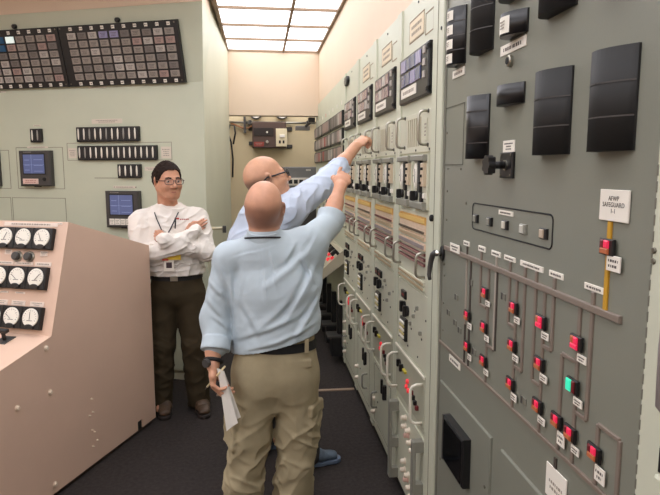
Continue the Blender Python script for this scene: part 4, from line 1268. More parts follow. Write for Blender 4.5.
def hand(F, wrist, d, palm, thumb, curls, th=(0.5, 0.6, 0.2), sc=1.0, spread=0.0):
    """d = wrist to knuckles, palm = direction the palm faces, thumb = direction of the thumb side; curls in degrees per finger (three joints)"""
    d = nrm(d); n = nrm(np.asarray(palm) - d * float(np.dot(palm, d))); t = np.cross(d, n)
    if float(np.dot(t, thumb)) < 0: t = -t
    w = V(*wrist)
    P = lambda a, b, c: w + (d * a + t * b + n * c) * sc
    F.econe(P(-0.01, 0, 0), P(0.045, 0, 0), (0.027 * sc, 0.020 * sc), (0.038 * sc, 0.016 * sc), t, 0.012)
    F.econe(P(0.045, 0.0, 0), P(0.082, -0.001, 0), (0.038 * sc, 0.015 * sc), (0.037 * sc, 0.012 * sc), t, 0.012)
    F.ell(P(0.035, 0.022, 0.010), (0.028 * sc, 0.017 * sc, 0.014 * sc), [d, t, n], 0.012)
    L = [(0.045, 0.027, 0.021), (0.049, 0.031, 0.022), (0.045, 0.029, 0.021), (0.035, 0.022, 0.018)]
    B = [(0.088, 0.028), (0.092, 0.0095), (0.088, -0.0095), (0.079, -0.028)]
    Rr = [0.0096, 0.0098, 0.0092, 0.0082]
    for i in range(4):
        p = P(B[i][0], B[i][1], 0); ang = 0.0
        dd = nrm(d + t * (spread * (1.5 - i) * 0.1))
        for j in range(3):
            ang += R(curls[i][j])
            q = p + (dd * math.cos(ang) + n * math.sin(ang)) * L[i][j] * sc
            r0 = Rr[i] * sc * (1 - 0.09 * j); r1 = Rr[i] * sc * (1 - 0.09 * (j + 1))
            F.cone(p, q, r0, r1, 0.004 if j == 0 else 0.003)
            p = q
    p = P(0.028, 0.030, 0.006)
    dirs = [nrm(d * 0.75 + t * th[0] + n * th[2]), nrm(d * 0.85 + t * (th[0] - 0.35) + n * th[1]), nrm(d * 0.8 + t * (th[0] - 0.8) + n * th[1])]
    for j, (dr, ln) in enumerate(zip(dirs, (0.044, 0.032, 0.025))):
        q = p + dr * ln * sc
        F.cone(p, q, (0.0135 - 0.0015 * j) * sc, (0.012 - 0.0015 * j) * sc, 0.006)
        p = q
    return F

def shoe(name, heel, toe, m, sole_m, parent, boot=False, h=0.004):
    heel = V(*heel, 0); toe = V(*toe, 0); d = nrm(toe - heel); L = float(np.linalg.norm(toe - heel)); s_ = np.cross(d, (0, 0, 1))
    z = V(0, 0, 1)
    lo = np.minimum(heel, toe) - 0.09; hi = np.maximum(heel, toe) + 0.09; lo[2] = -0.012; hi[2] = 0.26
    F = Field(lo, hi, h)
    P = lambda a, b, c: heel + d * (a * L) + s_ * b + z * c
    F.econe(P(0.12, 0, 0.055), P(0.55, 0, 0.050), (0.036, 0.036), (0.046, 0.030), s_, 0.01)
    F.econe(P(0.55, 0, 0.048), P(0.86, 0, 0.040), (0.046, 0.030), (0.038, 0.022), s_, 0.02)
    F.econe(P(0.16, 0, 0.06), P(0.22, 0, 0.15 if boot else 0.105), (0.036, 0.040), (0.040, 0.042), s_, 0.02)
    F.econe(P(0.25, 0, 0.08), P(0.52, 0, 0.066), (0.034, 0.030), (0.034, 0.026), s_, 0.02)
    F.cut((0, 0, 0.016), (0, 0, -1))
    F.displace(lambda Q: folds(Q, s_, 40, 6, 0.002, 3.0), 0.01)
    o = F.build(name, m, parent)
    G = Field(lo, hi, h)
    G.econe(P(0.13, 0, 0.010), P(0.55, 0, 0.010), (0.040, 0.08), (0.050, 0.08), s_, 0.008)
    G.econe(P(0.55, 0, 0.010), P(0.86, 0, 0.010), (0.050, 0.08), (0.043, 0.08), s_, 0.008)
    G.cut((0, 0, 0.026), (0, 0, 1)); G.cut((0, 0, 0.001), (0, 0, -1))
    G.build('sole', sole_m, o)
    b = MB()
    for k in range(4):
        a = 0.36 + 0.075 * k
        c0 = P(a, -0.022, 0.103 - 0.010 * k); c1 = P(a + 0.02, 0.022, 0.103 - 0.010 * k); cm = P(a + 0.01, 0, 0.112 - 0.012 * k)
        b.tube([c0, cm, c1], 0.0035, 6)
    b.build('lace', mat('lace', (90, 80, 66), 0.7), o, smooth=True)
    return o

def belt_ring(parent, c, side, depth, up, a, b_, h, m, t=0.004):
    c = V(*c); side = nrm(side); depth = nrm(depth); up = nrm(up)
    n = 40
    vs = []
    for i in range(n):
        an = 2 * math.pi * i / n
        for (k, dz) in ((0, -h/2), (0, h/2), (t, h/2), (t, -h/2)):
            vs.append(c + side * ((a + k) * math.cos(an)) + depth * ((b_ + k) * math.sin(an)) + up * dz)
    fs = []
    for i in range(n):
        j = (i + 1) % n
        for k in range(4):
            fs.append((i*4 + k, j*4 + k, j*4 + (k+1) % 4, i*4 + (k+1) % 4))
    return MB().add(vs, fs).build('belt', m, parent, smooth=False)
# ------------------------------------------------------------------ man in front: light blue shirt, khaki cargo trousers, seen from behind, pointing
def man_front():
    root = thing('person', 'bald person in light blue shirt and khaki cargo trousers pointing upwards, seen from behind', 'person', Matrix.Translation((0.06, 2.50, 0)))
    inv = Matrix.Translation((-0.06, -2.50, 0))
    kids = []
    f = nrm((0.20, 0.98, 0)); r = nrm((0.98, -0.20, 0))
    pel = V(0.062, 2.50, 0.90)
    shL, elL, cuL, wrL = V(-0.125, 2.49, 1.335), V(-0.188, 2.50, 1.075), V(-0.186, 2.445, 0.975), V(-0.198, 2.40, 0.900)
    shR, elR, wrR = V(0.195, 2.52, 1.375), V(0.325, 2.72, 1.45), V(0.393, 2.835, 1.622)
    lo, hi = (-0.34, 2.24, 0.0), (0.52, 3.02, 1.72)
    H = Head((0.025, 2.455, 1.547), (0.22, 0.95, 0.20), (-0.02, -0.20, 0.97), 0.94)
    F = Field(lo, hi, 0.004)
    H.build(F, 0.004)
    F.cone((0.020, 2.455, 1.50), (0.020, 2.475, 1.38), 0.060, 0.066, 0.03)
    for e in (-1, 1):   # folds at the nape
        pass
    F.cone((0.02, 2.50, 1.32), pel, 0.075, 0.09, 0.03)
    F.cone((-0.08, 2.49, 1.33), (0.16, 2.52, 1.35), 0.05, 0.05, 0.03)
    F.chain([shL, elL, wrL], [0.045, 0.038, 0.027], 0.02)
    F.cone(elL + V(0, -0.03, -0.06), wrL + V(0, 0.02, 0.05), 0.040, 0.031, 0.02)
    F.chain([shR, elR, wrR], [0.047, 0.042, 0.0275], 0.02)
    F.cone(elR + V(0.01, 0.02, 0.035), elR * 0.45 + wrR * 0.55, 0.043, 0.037, 0.02)
    for hp, kn, an in (((-0.03, 2.50, 0.86), (-0.060, 2.48, 0.48), (-0.10, 2.52, 0.09)), ((0.155, 2.50, 0.86), (0.150, 2.48, 0.48), (0.125, 2.52, 0.09))):
        F.chain([hp, kn, an], [0.075, 0.055, 0.030], 0.02)
        F.cone(an, (an[0], an[1] + 0.10, 0.045), 0.026, 0.016, 0.01)
    # right hand points with the index finger, left hand holds papers
    hand(F, wrR, (0.030, 0.060, 0.062), (-0.20, 0.62, -0.75), (-0.95, 0.1, 0.1), [(-16, 6, 4), (75, 95, 45), (80, 95, 45), (82, 95, 45)], (0.35, 0.7, 0.45), 0.98)
    hand(F, wrL, (0.00, -0.02, -0.085), (0.95, 0.05, 0.0), (0.25, 0.9, -0.1), [(38, 40, 20), (45, 45, 25), (50, 50, 25), (52, 50, 25)], (0.25, 0.75, 0.5), 0.98)
    F.build('body', stubble_skin('skin ruddy cropped', (208, 156, 128), (150, 108, 90), H, 0.75), root)
    # shirt
    S = Field(lo, hi, 0.005)
    S.econe((0.062, 2.50, 0.905), (0.064, 2.50, 1.06), (0.192, 0.150), (0.186, 0.140), r, 0.02)
    S.econe((0.064, 2.50, 1.06), (0.058, 2.50, 1.20), (0.188, 0.140), (0.190, 0.142), r, 0.03)
    S.econe((0.058, 2.50, 1.20), (0.045, 2.49, 1.31), (0.190, 0.140), (0.150, 0.110), r, 0.04)
    S.cone(shL, (0.02, 2.475, 1.375), 0.060, 0.070, 0.05)
    S.cone(shR + V(-0.02, 0, 0), (0.03, 2.475, 1.375), 0.066, 0.070, 0.05)
    S.cone((0.02, 2.475, 1.36), (0.020, 2.462, 1.425), 0.085, 0.066, 0.03)
    S.chain([shL, elL, cuL], [0.064, 0.062, 0.055], 0.03)
    S.econe(cuL + V(0.002, 0.008, 0.022), cuL + V(-0.003, -0.018, -0.022), (0.060, 0.060), (0.062, 0.062), (1, 0, 0), 0.004, flat=True)
    S.chain([V(0.185, 2.51, 1.34), shR, elR], [0.080, 0.072, 0.060], 0.04)
    S.cone(V(0.215, 2.52, 1.22), V(0.235, 2.56, 1.36), 0.04, 0.055, 0.05)
    cd = nrm(wrR - elR)
    S.econe(elR + cd * 0.005, elR + cd * 0.055, (0.064, 0.064), (0.069, 0.069), (1, 0, 0), 0.008, flat=True)
    def wr(P):
        z = P[:, 2]
        X_ = lambda q: (q - 259) * 0.00405
        Z_ = lambda q: 1.70 - (q - 170) * 0.00408
        C_ = [(321, 243, 262, 287, .016, .010), (318, 266, 280, 326, .015, .010), (321, 297, 290, 345, .013, .009), (268, 247, 278, 290, .007, .006), (261, 250, 266, 300, .006, .005),
              (229.5, 268, 232, 345, .012, .010), (237, 341, 312, 308, .012, .008), (245, 352, 318, 325, .011, .009), (217, 260, 232, 300, .012, .008), (228, 256, 302, 239, .005, -.004),
              (240, 300, 262, 345, .014, .007), (255, 330, 300, 290, .013, .006), (300, 250, 318, 290, .012, .008), (243, 262, 236, 310, .013, .006), (285, 262, 300, 235, .010, .006),
              (206, 300, 222, 322, .010, .008), (207, 282, 226, 300, .010, .007), (212, 318, 228, 335, .009, .007), (300, 252, 318, 222, .011, .008), (309, 250, 328, 226, .009, .007)]
        d = creases(P, [(X_(a_), Z_(b_), X_(c_), Z_(d_), w_, h_) for a_, b_, c_, d_, w_, h_ in C_])
        d += folds(P, (0.5, 0.2, 0.8), 12, 2.0, 0.003, 2.0, 2) + folds(P, (0.6, 0.2, 0.3), 40, 8, 0.0012, 4.1, 2)
        return d * np.clip((1.45 - z) * 8, 0.15, 1)
    S.displace(wr)
    S.cut((0.06, 2.4, 0.968), nrm(V(0.26, 0.0, -1.0)))
    sh = S.build('shirt', mat('light blue shirt cloth', (186, 199, 207), 0.75, var=0.03, scale=14, bump=0.05, bscale=500, spec=0.2), root)
    # collar, back pleat and yoke seam
    C = Field((-0.10, 2.34, 1.34), (0.15, 2.60, 1.50), 0.003)
    C.econe((0.020, 2.468, 1.385), (0.018, 2.452, 1.452), (0.082, 0.080), (0.066, 0.068), r, 0.004, flat=True)
    C.econe((0.020, 2.47, 1.37), (0.018, 2.447, 1.475), (0.072, 0.070), (0.060, 0.062), r, 0.0) if False else None
    C.build('collar', mat('light blue shirt cloth', (178, 200, 214)), sh)
    b = MB()
    ring = [(0.020 + 0.079 * math.cos(a), 2.464 + 0.078 * math.sin(a), 1.418 - 0.012 * math.sin(a)) for a in [2 * math.pi * i / 28 for i in range(28)]]
    b.tube(ring, 0.0042, 6, closed=True).build('lanyard', mat('lanyard black', (34, 34, 40), 0.6), root, smooth=True)
    # trousers
    T = Field((-0.27, 2.26, 0.0), (0.36, 2.76, 1.02), 0.005)
    T.econe((0.062, 2.50, 0.84), (0.062, 2.50, 0.99), (0.178, 0.130), (0.172, 0.121), r, 0.03)
    T.ell((-0.01, 2.462, 0.79), (0.092, 0.078, 0.17), None, 0.06); T.ell((0.14, 2.458, 0.79), (0.092, 0.078, 0.17), None, 0.06)
    T.chain([(-0.025, 2.50, 0.83), (-0.052, 2.48, 0.55), (-0.085, 2.49, 0.32), (-0.108, 2.51, 0.06)], [0.102, 0.083, 0.080, 0.080], 0.025)
    T.chain([(0.150, 2.50, 0.83), (0.155, 2.48, 0.55), (0.138, 2.49, 0.32), (0.128, 2.51, 0.06)], [0.102, 0.086, 0.080, 0.080], 0.016)
    # cargo pockets and rear pocket flap
    T.rbox((0.228, 2.462, 0.60), (0.010, 0.06, 0.080), [nrm((1, -0.45, 0)), nrm((0.45, 1, 0)), (0.03, 0, 1)], 0.008, 0.010)
    T.rbox((0.234, 2.456, 0.670), (0.009, 0.064, 0.024), [nrm((1, -0.45, 0)), nrm((0.45, 1, 0)), (0.03, 0, 1)], 0.006, 0.004)
    T.rbox((-0.132, 2.46, 0.60), (0.012, 0.055, 0.080), [nrm((1, 0.35, 0)), nrm((-0.35, 1, 0)), (0.05, 0, 1)], 0.008, 0.010)
    T.rbox((0.155, 2.382, 0.895), (0.058, 0.008, 0.018), [nrm((1, 0.12, 0)), nrm((-0.12, 1, 0)), (0, 0, 1)], 0.004, 0.004)
    T.cut((0, 0, 0.02), (0, 0, -1)); T.cut((0.06, 2.5, 0.972), nrm(V(-0.17, 0, 1)))
    def wt(P):
        z = P[:, 2]
        k = np.clip((0.88 - z) * 3, 0.05, 1.0)
        return (folds(P, (0.9, 0.25, 0.45), 17, 2.5, 0.011, 5.0, 3) + folds(P, (-0.8, 0.25, 0.6), 20, 3.0, 0.009, 6.0, 3) + folds(P, (0.3, 0.2, 1), 18, 2.2, 0.005, 7.2, 3)) * k
    T.displace(wt)
    tr = T.build('trousers', mat('khaki canvas', (160, 148, 120), 0.85, var=0.07, scale=18, bump=0.08, bscale=600, spec=0.15), root)
    belt_ring(root, (0.063, 2.50, 0.962), r, f, nrm((-0.17, 0, 1)), 0.176, 0.126, 0.038, BLACKM)
    for x in (0.19,):
        MB().box(x - 0.008, x + 0.008, 2.370, 2.388, 0.945, 1.003).build('belt_loop', mat('khaki canvas', (0, 0, 0)), tr)
    # watch on the left wrist
    wd = nrm(wrL - cuL); wc = wrL - wd * 0.018
    w = thing('_tmp', 'x', 'x'); bpy.data.objects.remove(w)
    e1 = nrm(np.cross(wd, (0, 1, 0))); e2 = np.cross(wd, e1)
    pts = [wc + e1 * (0.034 * math.cos(a)) + e2 * (0.032 * math.sin(a)) for a in [2 * math.pi * i / 20 for i in range(20)]]
    wa = MB().tube(pts, 0.0085, 8, closed=True).build('wristwatch', BLACKM, root, smooth=True)
    MB().cyl(wc + V(-0.022, -0.026, 0), wc + V(-0.032, -0.038, 0), 0.019, 0.017, 14).build('watch_case', DKGREY, wa)
    for o in (shoe('shoe', (-0.105, 2.44), (-0.13, 2.73), mat('shoe brown', (72, 56, 44), 0.5), BLACKM, root, True), shoe('shoe', (0.128, 2.44), (0.16, 2.73), mat('shoe brown', (72, 56, 44), 0.5), BLACKM, root, True)):
        pass
    for o in root.children:
        o.matrix_parent_inverse = inv
    # papers and pen held in the left hand
    pm = mat('paper white', (232, 228, 220), 0.8)
    pp = thing('folded_papers', 'folded white papers held in the front person\'s lowered hand', 'papers', Matrix.Translation((-0.15, 2.36, 0.66)))
    for i, dy in enumerate((0.0, 0.010)):
        q = [(-0.178 - 0.004*i, 2.368 + dy, 0.895), (-0.150, 2.352 + dy, 0.885), (-0.098 + 0.012*i, 2.340 + dy, 0.668 + 0.02*i), (-0.146 + 0.006*i, 2.356 + dy, 0.628 + 0.02*i)]
        bb = MB()
        N = 6
        vs = []
        for a in range(N + 1):
            for c in range(N + 1):
                s_, t_ = a / N, c / N
                p = [(q[0][k] * (1-s_) + q[1][k] * s_) * (1-t_) + (q[3][k] * (1-s_) + q[2][k] * s_) * t_ for k in range(3)]
                p[1] += 0.006 * math.sin(3 * s_) * t_
                vs.append(p)
        top = [(v[0], v[1] + 0.0012, v[2]) for v in vs]
        n = len(vs)
        fs = [(a*(N+1)+c, a*(N+1)+c+1, (a+1)*(N+1)+c+1, (a+1)*(N+1)+c) for a in range(N) for c in range(N)]
        bb.add(vs + top, fs + [tuple(i_ + n for i_ in g[::-1]) for g in fs])
        o = bb.build('sheet', pm, pp, smooth=True)
        o.matrix_parent_inverse = Matrix.Translation((0.15, -2.36, -0.66))
    pn = thing('pen', 'thin cream pen held with the folded papers', 'pen', Matrix.Translation((-0.19, 2.38, 0.85)))
    o = MB().cyl((-0.222, 2.375, 0.815), (-0.146, 2.362, 0.905), 0.0042, 0.0042, 8).build('barrel', mat('pen cream', (226, 206, 160), 0.4), pn, smooth=True)
    o.matrix_parent_inverse = Matrix.Translation((0.19, -2.38, -0.85))
    o2 = MB().cyl((-0.230, 2.3765, 0.8055), (-0.222, 2.375, 0.815), 0.0010, 0.0040, 8).build('tip', BLACK, pn, smooth=True)
    o2.matrix_parent_inverse = Matrix.Translation((0.19, -2.38, -0.85))

# ------------------------------------------------------------------ man behind him: pale blue shirt, glasses, reaching for a rack handle
def man_behind():
    root = thing('person', 'bald person in glasses and pale blue shirt reaching up to a rack handle', 'person', Matrix.Translation((0.08, 3.2, 0)))
    inv = Matrix.Translation((-0.08, -3.2, 0))
    f = nrm((0.85, 0.53, 0)); r = nrm((0.53, -0.85, 0))
    lo, hi = (-0.30, 2.80, 0.0), (0.74, 3.70, 1.97)
    H = Head((0.043, 3.07, 1.655), (0.93, 0.18, 0.30), (-0.28, 0.02, 0.95), 1.0)
    shR, elR, wrR = V(0.150, 3.05, 1.495), V(0.382, 3.245, 1.640), V(0.560, 3.415, 1.832)
    shL, elL, wrL = V(0.0, 3.36, 1.45), V(0.02, 3.46, 1.17), V(0.20, 3.50, 1.02)
    pel = V(0.05, 3.18, 0.95)
    F = Field(lo, hi, 0.004)
    H.build(F, 0.008)
    F.cone(H.p(0, -0.03, 0.06), (0.0, 3.13, 1.45), 0.064, 0.072, 0.03)
    F.ell(H.p(0, 0.030, 0.020), (0.05, 0.045, 0.035), H.B, 0.03)     # soft chin
    F.cone((0.01, 3.16, 1.36), pel, 0.11, 0.12, 0.03)
    F.cone(shL, shR, 0.05, 0.05, 0.03)
    F.chain([shR, elR, wrR], [0.050, 0.045, 0.031], 0.02)
    F.cone(elR + V(0.015, 0.015, 0.02), elR * 0.45 + wrR * 0.55, 0.047, 0.042, 0.02)
    F.chain([shL, elL, wrL], [0.048, 0.040, 0.028], 0.02)
    hand(F, wrR, (0.085, 0.045, 0.072), (0.45, 0.60, -0.70), (-0.7, 0.7, 0.1), [(40, 70, 40), (46, 75, 40), (50, 75, 40), (54, 75, 40)], (0.25, 0.9, 0.4), 1.0)
    hand(F, wrL, (0.08, -0.02, -0.03), (0.1, -0.9, 0), (0.2, 0.2, 1), [(20, 30, 20)] * 4, (0.4, 0.5, 0.3), 1.0)
    for hp, kn, an in (((0.09, 3.10, 0.88), (0.20, 3.17, 0.48), (0.25, 3.215, 0.09)), ((0.03, 3.30, 0.88), (0.03, 3.38, 0.48), (-0.02, 3.44, 0.09))):
        F.chain([hp, kn, an], [0.08, 0.058, 0.030], 0.02)
        F.cone(an, (an[0] + 0.10, an[1] + 0.02, 0.045), 0.026, 0.016, 0.01)
    F.build('body', stubble_skin('skin warm cropped', (208, 158, 128), (104, 82, 70), H, 0.8, 0.15, 0.03), root)
    H.eyes(root, mat('iris brown', (70, 46, 32), 0.2))
    H.glasses(root, mat('spectacle frame black', (26, 24, 26), 0.3), 0.0032, 0.0042)
    H.place(MB().tube([(-0.045, 0.085, 0.137), (-0.03, 0.094, 0.141), (-0.014, 0.094, 0.138)], 0.004, 6), 'eyebrow', mat('eyebrow', (96, 66, 50), 0.7), root)
    H.place(MB().tube([(0.045, 0.085, 0.137), (0.03, 0.094, 0.141), (0.014, 0.094, 0.138)], 0.004, 6), 'eyebrow', mat('eyebrow', (96, 66, 50), 0.7), root)
    S = Field(lo, hi, 0.005)
    S.econe((0.05, 3.18, 0.93), (0.04, 3.18, 1.12), (0.185, 0.165), (0.195, 0.178), r, 0.03)
    S.econe((0.04, 3.18, 1.12), (0.01, 3.17, 1.30), (0.195, 0.178), (0.195, 0.160), r, 0.03)
    S.econe((0.01, 3.17, 1.30), (0.005, 3.15, 1.41), (0.190, 0.150), (0.150, 0.105), r, 0.04)
    S.cone(shL, (0.0, 3.14, 1.45), 0.064, 0.075, 0.05); S.cone(shR, (0.0, 3.13, 1.45), 0.072, 0.075, 0.05)
    S.cone((0.0, 3.14, 1.43), H.p(0, -0.035, 0.015) , 0.085, 0.074, 0.03)
    S.chain([shR - V(0.03, -0.02, 0.06), shR, elR, elR * 0.68 + wrR * 0.32], [0.085, 0.080, 0.064, 0.056], 0.04)
    cd = nrm(wrR - elR); ce_ = elR * 0.68 + wrR * 0.32
    S.econe(ce_ - cd * 0.01, ce_ + cd * 0.045, (0.058, 0.058), (0.057, 0.057), (1, 0, 0), 0.006, flat=True)
    S.chain([shL, elL, wrL], [0.068, 0.058, 0.045], 0.03)
    S.cut((0, 0, 0.92), (0, 0, -1))
    S.displace(lambda P: folds(P, (0.3, 0.2, 1.0), 16, 2.0, 0.007, 11.0, 3) + folds(P, (0.8, -0.4, 0.4), 18, 2.2, 0.008, 12.0, 3) + folds(P, (0.4, 0.3, 1), 32, 5, 0.004, 13.1))
    sh = S.build('shirt', SHIRT_B, root)
    C = Field((-0.15, 2.98, 1.40), (0.16, 3.28, 1.60), 0.003)
    c0 = V(-0.005, 3.135, 1.455); c1 = V(*H.p(0, -0.042, 0.020))
    C.econe(c0, c0 + (c1 - c0) * 1.05, (0.086, 0.086), (0.076, 0.078), r, 0.004, flat=True)
    C.build('collar', SHIRT_B, sh)
    T = Field((-0.20, 2.93, 0.0), (0.40, 3.58, 1.00), 0.006)
    T.econe((0.05, 3.18, 0.84), (0.05, 3.18, 0.95), (0.18, 0.15), (0.18, 0.155), r, 0.03)
    T.chain([(0.09, 3.10, 0.84), (0.20, 3.17, 0.48), (0.25, 3.215, 0.06)], [0.112, 0.088, 0.078], 0.03)
    T.chain([(0.03, 3.28, 0.84), (0.03, 3.38, 0.48), (-0.02, 3.44, 0.06)], [0.112, 0.088, 0.078], 0.03)
    T.cut((0, 0, 0.03), (0, 0, -1)); T.cut((0, 0, 0.955), (0, 0, 1))
    T.displace(lambda P: folds(P, (0.8, 0.5, 0.4), 15, 3.5, 0.008, 15.0))
    T.build('trousers', mat('dark grey trousers', (70, 68, 66), 0.85, var=0.06, scale=20, spec=0.15), root)
    belt_ring(root, (0.05, 3.18, 0.945), r, f, (0, 0, 1), 0.182, 0.156, 0.034, BLACKM)
    sm = mat('sneaker blue grey', (84, 98, 112), 0.7, var=0.1, scale=40); so = mat('sneaker sole', (96, 112, 134), 0.6)
    shoe('shoe', (0.17, 3.215), (0.455, 3.265), sm, so, root)
    shoe('shoe', (-0.11, 3.46), (0.155, 3.50), sm, so, root)
    for o in root.children:
        o.matrix_parent_inverse = inv

# ------------------------------------------------------------------ man in white, arms crossed
def man_white():
    root = thing('person', 'person in white shirt and lanyard standing with crossed arms behind the console', 'person', Matrix.Translation((-0.58, 4.14, 0)))
    inv = Matrix.Translation((0.58, -4.14, 0))
    f = nrm((0.16, -0.99, 0)); r = nrm((0.99, 0.16, 0))      # r points to the image right
    lo, hi = (-0.98, 3.76, 0.0), (-0.22, 4.36, 1.80)
    H = Head((-0.607, 4.115, 1.628), (0.50, -0.86, -0.02), (0, -0.02, 1.0), 1.06)
    shR, elR, wrR = V(-0.795, 4.15, 1.345), V(-0.795, 4.075, 1.105), V(-0.535, 3.985, 1.200)      # his right, image left
    shL, elL, wrL = V(-0.425, 4.17, 1.365), V(-0.365, 4.07, 1.150), V(-0.612, 3.965, 1.240)
    pel = V(-0.575, 4.16, 0.93)
    F = Field(lo, hi, 0.004)
    H.build(F, 0.005)
    F.cone(H.p(0, -0.025, 0.05), (-0.615, 4.16, 1.40), 0.064, 0.07, 0.03)
    F.cone((-0.60, 4.17, 1.32), pel, 0.10, 0.11, 0.03)
    F.cone(shR, shL, 0.05, 0.05, 0.03)
    F.chain([shR, elR, wrR], [0.046, 0.040, 0.027], 0.02)
    F.chain([shL, elL, wrL], [0.046, 0.040, 0.027], 0.02)
    hand(F, V(-0.490, 4.045, 1.262), (0.075, 0.0, 0.052), (0.2, 0.9, 0.0), (-0.4, 0, 0.9), [(10, 18, 12), (10, 18, 12), (12, 18, 12), (14, 20, 12)], (0.35, 0.2, 0.1), 0.92)
    hand(F, wrL, (-0.085, 0.062, 0.030), (0.3, 0.9, 0), (0.2, 0, 1), [(25, 35, 20)] * 4, (0.2, 0.3, 0.1), 0.92)
    for hp, kn, an in (((-0.665, 4.16, 0.86), (-0.685, 4.13, 0.48), (-0.715, 4.14, 0.09)), ((-0.485, 4.16, 0.86), (-0.468, 4.13, 0.48), (-0.445, 4.15, 0.09))):
        F.chain([hp, kn, an], [0.075, 0.055, 0.030], 0.02)
        F.cone(an, (an[0], an[1] - 0.10, 0.045), 0.026, 0.016, 0.01)
    F.build('body', SKIN_W, root)
    G = Field((-0.78, 3.95, 1.50), (-0.44, 4.30, 1.82), 0.003)
    H.cranium(G, 0.006, 0.03)
    def hairline(P):
        q = (P - H.o) / H.s
        ff = q @ H.f; uu = q @ H.u; t = np.clip((ff - 0.030) / 0.045, 0, 1); t = t * t * (3 - 2 * t)
        back = np.clip((-0.03 - ff) / 0.06, 0, 1)
        return ((0.128 + 0.062 * t - 0.075 * back) - uu) * 0.8 * H.s
    G.cutfn(hairline)
    G.displace(lambda P: folds(P, (0.5, -0.86, 0.1), 90, 20, 0.004, 21.0) + folds(P, (0.5, -0.86, 0.6), 34, 10, 0.004, 22.0), 0.012)
    hm = mat('short dark hair', (40, 29, 24), 0.7, var=0.3, scale=90, bump=0.3, bscale=300, spec=0.15)
    hr = G.build('hair', hm, root)
    G = Field((-0.78, 3.95, 1.50), (-0.44, 4.30, 1.82), 0.003)
    for e in (-1, 1):
        G.ell(H.p(e * 0.070, 0.010, 0.122), H.r(0.010, 0.012, 0.022), H.B, 0.004)
    G.build('sideburn', hm, hr)
    H.eyes(root, mat('iris brown', (70, 46, 32), 0.2))
    H.glasses(root, mat('spectacle frame bronze', (70, 56, 50), 0.3), 0.0020, 0.0026)
    for e in (-1, 1):
        H.place(MB().tube([(e * 0.048, 0.084, 0.136), (e * 0.032, 0.095, 0.141), (e * 0.014, 0.095, 0.137)], 0.0042, 6), 'eyebrow', hm, root)
    H.place(MB().tube([(-0.022, 0.091, 0.049), (-0.010, 0.0955, 0.0505), (0, 0.0955, 0.0495), (0.010, 0.0955, 0.0505), (0.022, 0.091, 0.049)], [0.002, 0.0035, 0.0035, 0.0035, 0.002], 6), 'lips', mat('lips', (164, 98, 84), 0.5), root)
    WHT = mat('white shirt cloth', (232, 226, 218), 0.8, var=0.02, scale=14, bump=0.05, bscale=500, spec=0.2)
    S = Field(lo, hi, 0.005)
    S.econe((-0.575, 4.16, 0.965), (-0.585, 4.16, 1.12), (0.186, 0.146), (0.196, 0.148), r, 0.03)
    S.econe((-0.585, 4.16, 1.12), (-0.60, 4.17, 1.29), (0.196, 0.148), (0.195, 0.132), r, 0.03)
    S.econe((-0.60, 4.17, 1.29), (-0.61, 4.17, 1.365), (0.185, 0.122), (0.13, 0.095), r, 0.04)
    S.cone(shR, (-0.615, 4.165, 1.40), 0.066, 0.07, 0.05); S.cone(shL, (-0.615, 4.165, 1.40), 0.066, 0.07, 0.05)
    S.cone((-0.615, 4.165, 1.38), (-0.618, 4.155, 1.425), 0.082, 0.070, 0.03)
    S.chain([shR, elR, wrR, V(-0.425, 4.04, 1.300)], [0.080, 0.070, 0.050, 0.040], 0.03)
    S.chain([shL, elL, wrL, wrL + V(-0.022, 0.014, 0.008)], [0.076, 0.064, 0.044, 0.041], 0.02)
    S.displace(lambda P: folds(P, (0.2, 0.1, 1.0), 17, 2.6, 0.009, 31.0, 4) + folds(P, (1.0, -0.2, 0.25), 24, 3.2, 0.010, 32.0, 4) + folds(P, (0.6, 0.1, 0.8), 34, 6, 0.004, 33.1))
    S.cut((0, 0, 0.985), (0, 0, -1))
    sh = S.build('shirt', WHT, root)
    C = Field((-0.74, 4.03, 1.36), (-0.49, 4.29, 1.50), 0.003)
    C.econe((-0.617, 4.162, 1.392), (-0.618, 4.152, 1.445), (0.084, 0.084), (0.072, 0.075), r, 0.004, flat=True)
    C.cone((-0.60, 4.05, 1.46), (-0.598, 4.05, 1.36), 0.030, 0.006, 0.01, sub=True)
    C.build('collar', WHT, sh)
    # T-shirt corner, placket, pocket logo and pen
    MB().box(-0.555, -0.525, 4.003, 4.008, 1.374, 1.386).build('chest_emblem', mat('emblem red', (176, 66, 58), 0.6), sh)
    for k in range(5):
        MB().box(-0.520 + 0.012*k, -0.512 + 0.012*k, 4.004, 4.009, 1.371, 1.379).build('chest_lettering', mat('emblem red', (176, 66, 58), 0.6), sh)
    MB().cyl((-0.548, 3.998, 1.385), (-0.552, 3.998, 1.315), 0.0055, 0.0045, 8).build('pocket_pen', BLACK, root, smooth=True)
    lm = mat('lanyard dark', (40, 38, 46), 0.6)
    MB().tube([(-0.70, 4.16, 1.435), (-0.695, 4.08, 1.415), (-0.675, 4.035, 1.375), (-0.645, 4.012, 1.31), (-0.617, 4.000, 1.262)], 0.0042, 6).build('lanyard', lm, root, smooth=True)
    MB().tube([(-0.535, 4.16, 1.435), (-0.540, 4.08, 1.415), (-0.555, 4.035, 1.375), (-0.585, 4.012, 1.31), (-0.613, 4.000, 1.262)], 0.0042, 6).build('lanyard', lm, root, smooth=True)
    MB().box(-0.628, -0.604, 3.985, 4.002, 1.235, 1.270).build('lanyard_clip', BLACK, root)
    bd = MB().box(-0.632, -0.567, 3.985, 3.990, 1.030, 1.118).build('id_badge', WHITE, root)
    MB().box(-0.617, -0.580, 3.984, 3.9856, 1.052, 1.090).build('badge_photo', mat('badge photo', (70, 54, 58), 0.5), bd)
    MB().box(-0.625, -0.52, 3.975, 3.984, 1.108, 1.142).build('yellow_card', mat('yellow card', (222, 186, 60), 0.5), root)
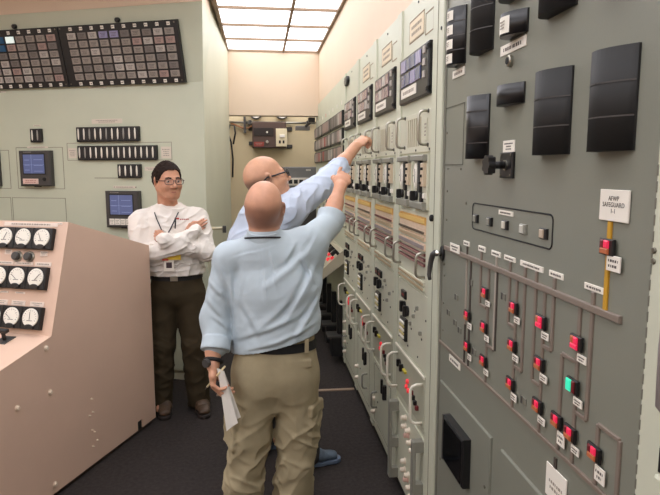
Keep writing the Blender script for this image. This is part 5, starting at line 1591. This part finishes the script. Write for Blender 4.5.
    MB().box(-0.640, -0.60, 3.974, 3.983, 1.104, 1.116).build('red_tag', mat('red tag', (190, 70, 50), 0.5), root)
    T = Field((-0.86, 3.92, 0.0), (-0.29, 4.36, 1.02), 0.006)
    T.econe((-0.575, 4.16, 0.86), (-0.575, 4.16, 0.975), (0.175, 0.130), (0.172, 0.130), r, 0.03)
    T.chain([(-0.665, 4.16, 0.84), (-0.685, 4.13, 0.48), (-0.715, 4.14, 0.05)], [0.104, 0.082, 0.072], 0.03)
    T.chain([(-0.485, 4.16, 0.84), (-0.468, 4.13, 0.48), (-0.445, 4.15, 0.05)], [0.104, 0.084, 0.074], 0.03)
    T.rbox((-0.392, 4.13, 0.60), (0.014, 0.06, 0.085), [(1, 0, 0), (0, 1, 0), (0, 0, 1)], 0.006, 0.01)
    T.cut((0, 0, 0.03), (0, 0, -1)); T.cut((0, 0, 0.985), (0, 0, 1))
    T.displace(lambda P: (folds(P, (0.9, 0.1, 0.4), 16, 3.5, 0.010, 41.0) + folds(P, (-0.8, 0.2, 0.6), 18, 4.0, 0.008, 42.0)) * np.clip((0.9 - P[:, 2]) * 2, 0.3, 1))
    T.build('trousers', mat('dark olive canvas', (66, 57, 42), 0.85, var=0.08, scale=18, spec=0.15), root)
    bl = belt_ring(root, (-0.575, 4.16, 0.972), r, f, (0, 0, 1), 0.174, 0.131, 0.036, BLACKM)
    MB().box(-0.60, -0.55, 4.02, 4.028, 0.955, 0.99).build('buckle', STEEL, bl)
    e1 = V(0.45, 0.2, -0.87); wc = wrL + V(-0.004, 0.0, 0.002); wd = nrm(wrL - elL); e1 = nrm(np.cross(wd, (0, 1, 0))); e2 = np.cross(wd, e1)
    pts = [wc + e1 * (0.034 * math.cos(a)) + e2 * (0.034 * math.sin(a)) for a in [2 * math.pi * i / 20 for i in range(20)]]
    MB().tube(pts, 0.007, 8, closed=True).build('wristwatch', STEEL, root, smooth=True)
    bm_ = mat('boot brown', (78, 60, 44), 0.55, var=0.15, scale=30)
    shoe('shoe', (-0.450, 4.22), (-0.385, 3.945), bm_, mat('boot sole', (40, 32, 28), 0.7), root, True)
    shoe('shoe', (-0.700, 4.23), (-0.660, 3.955), bm_, mat('boot sole', (40, 32, 28), 0.7), root, True)
    for o in root.children:
        o.matrix_parent_inverse = inv

def stripe_cloth():
    m = mat('pale blue striped shirt cloth', (198, 210, 228), 0.8, var=0.03, scale=14, spec=0.2)
    return m
SHIRT_B = stripe_cloth()
man_front()
man_behind()
man_white()
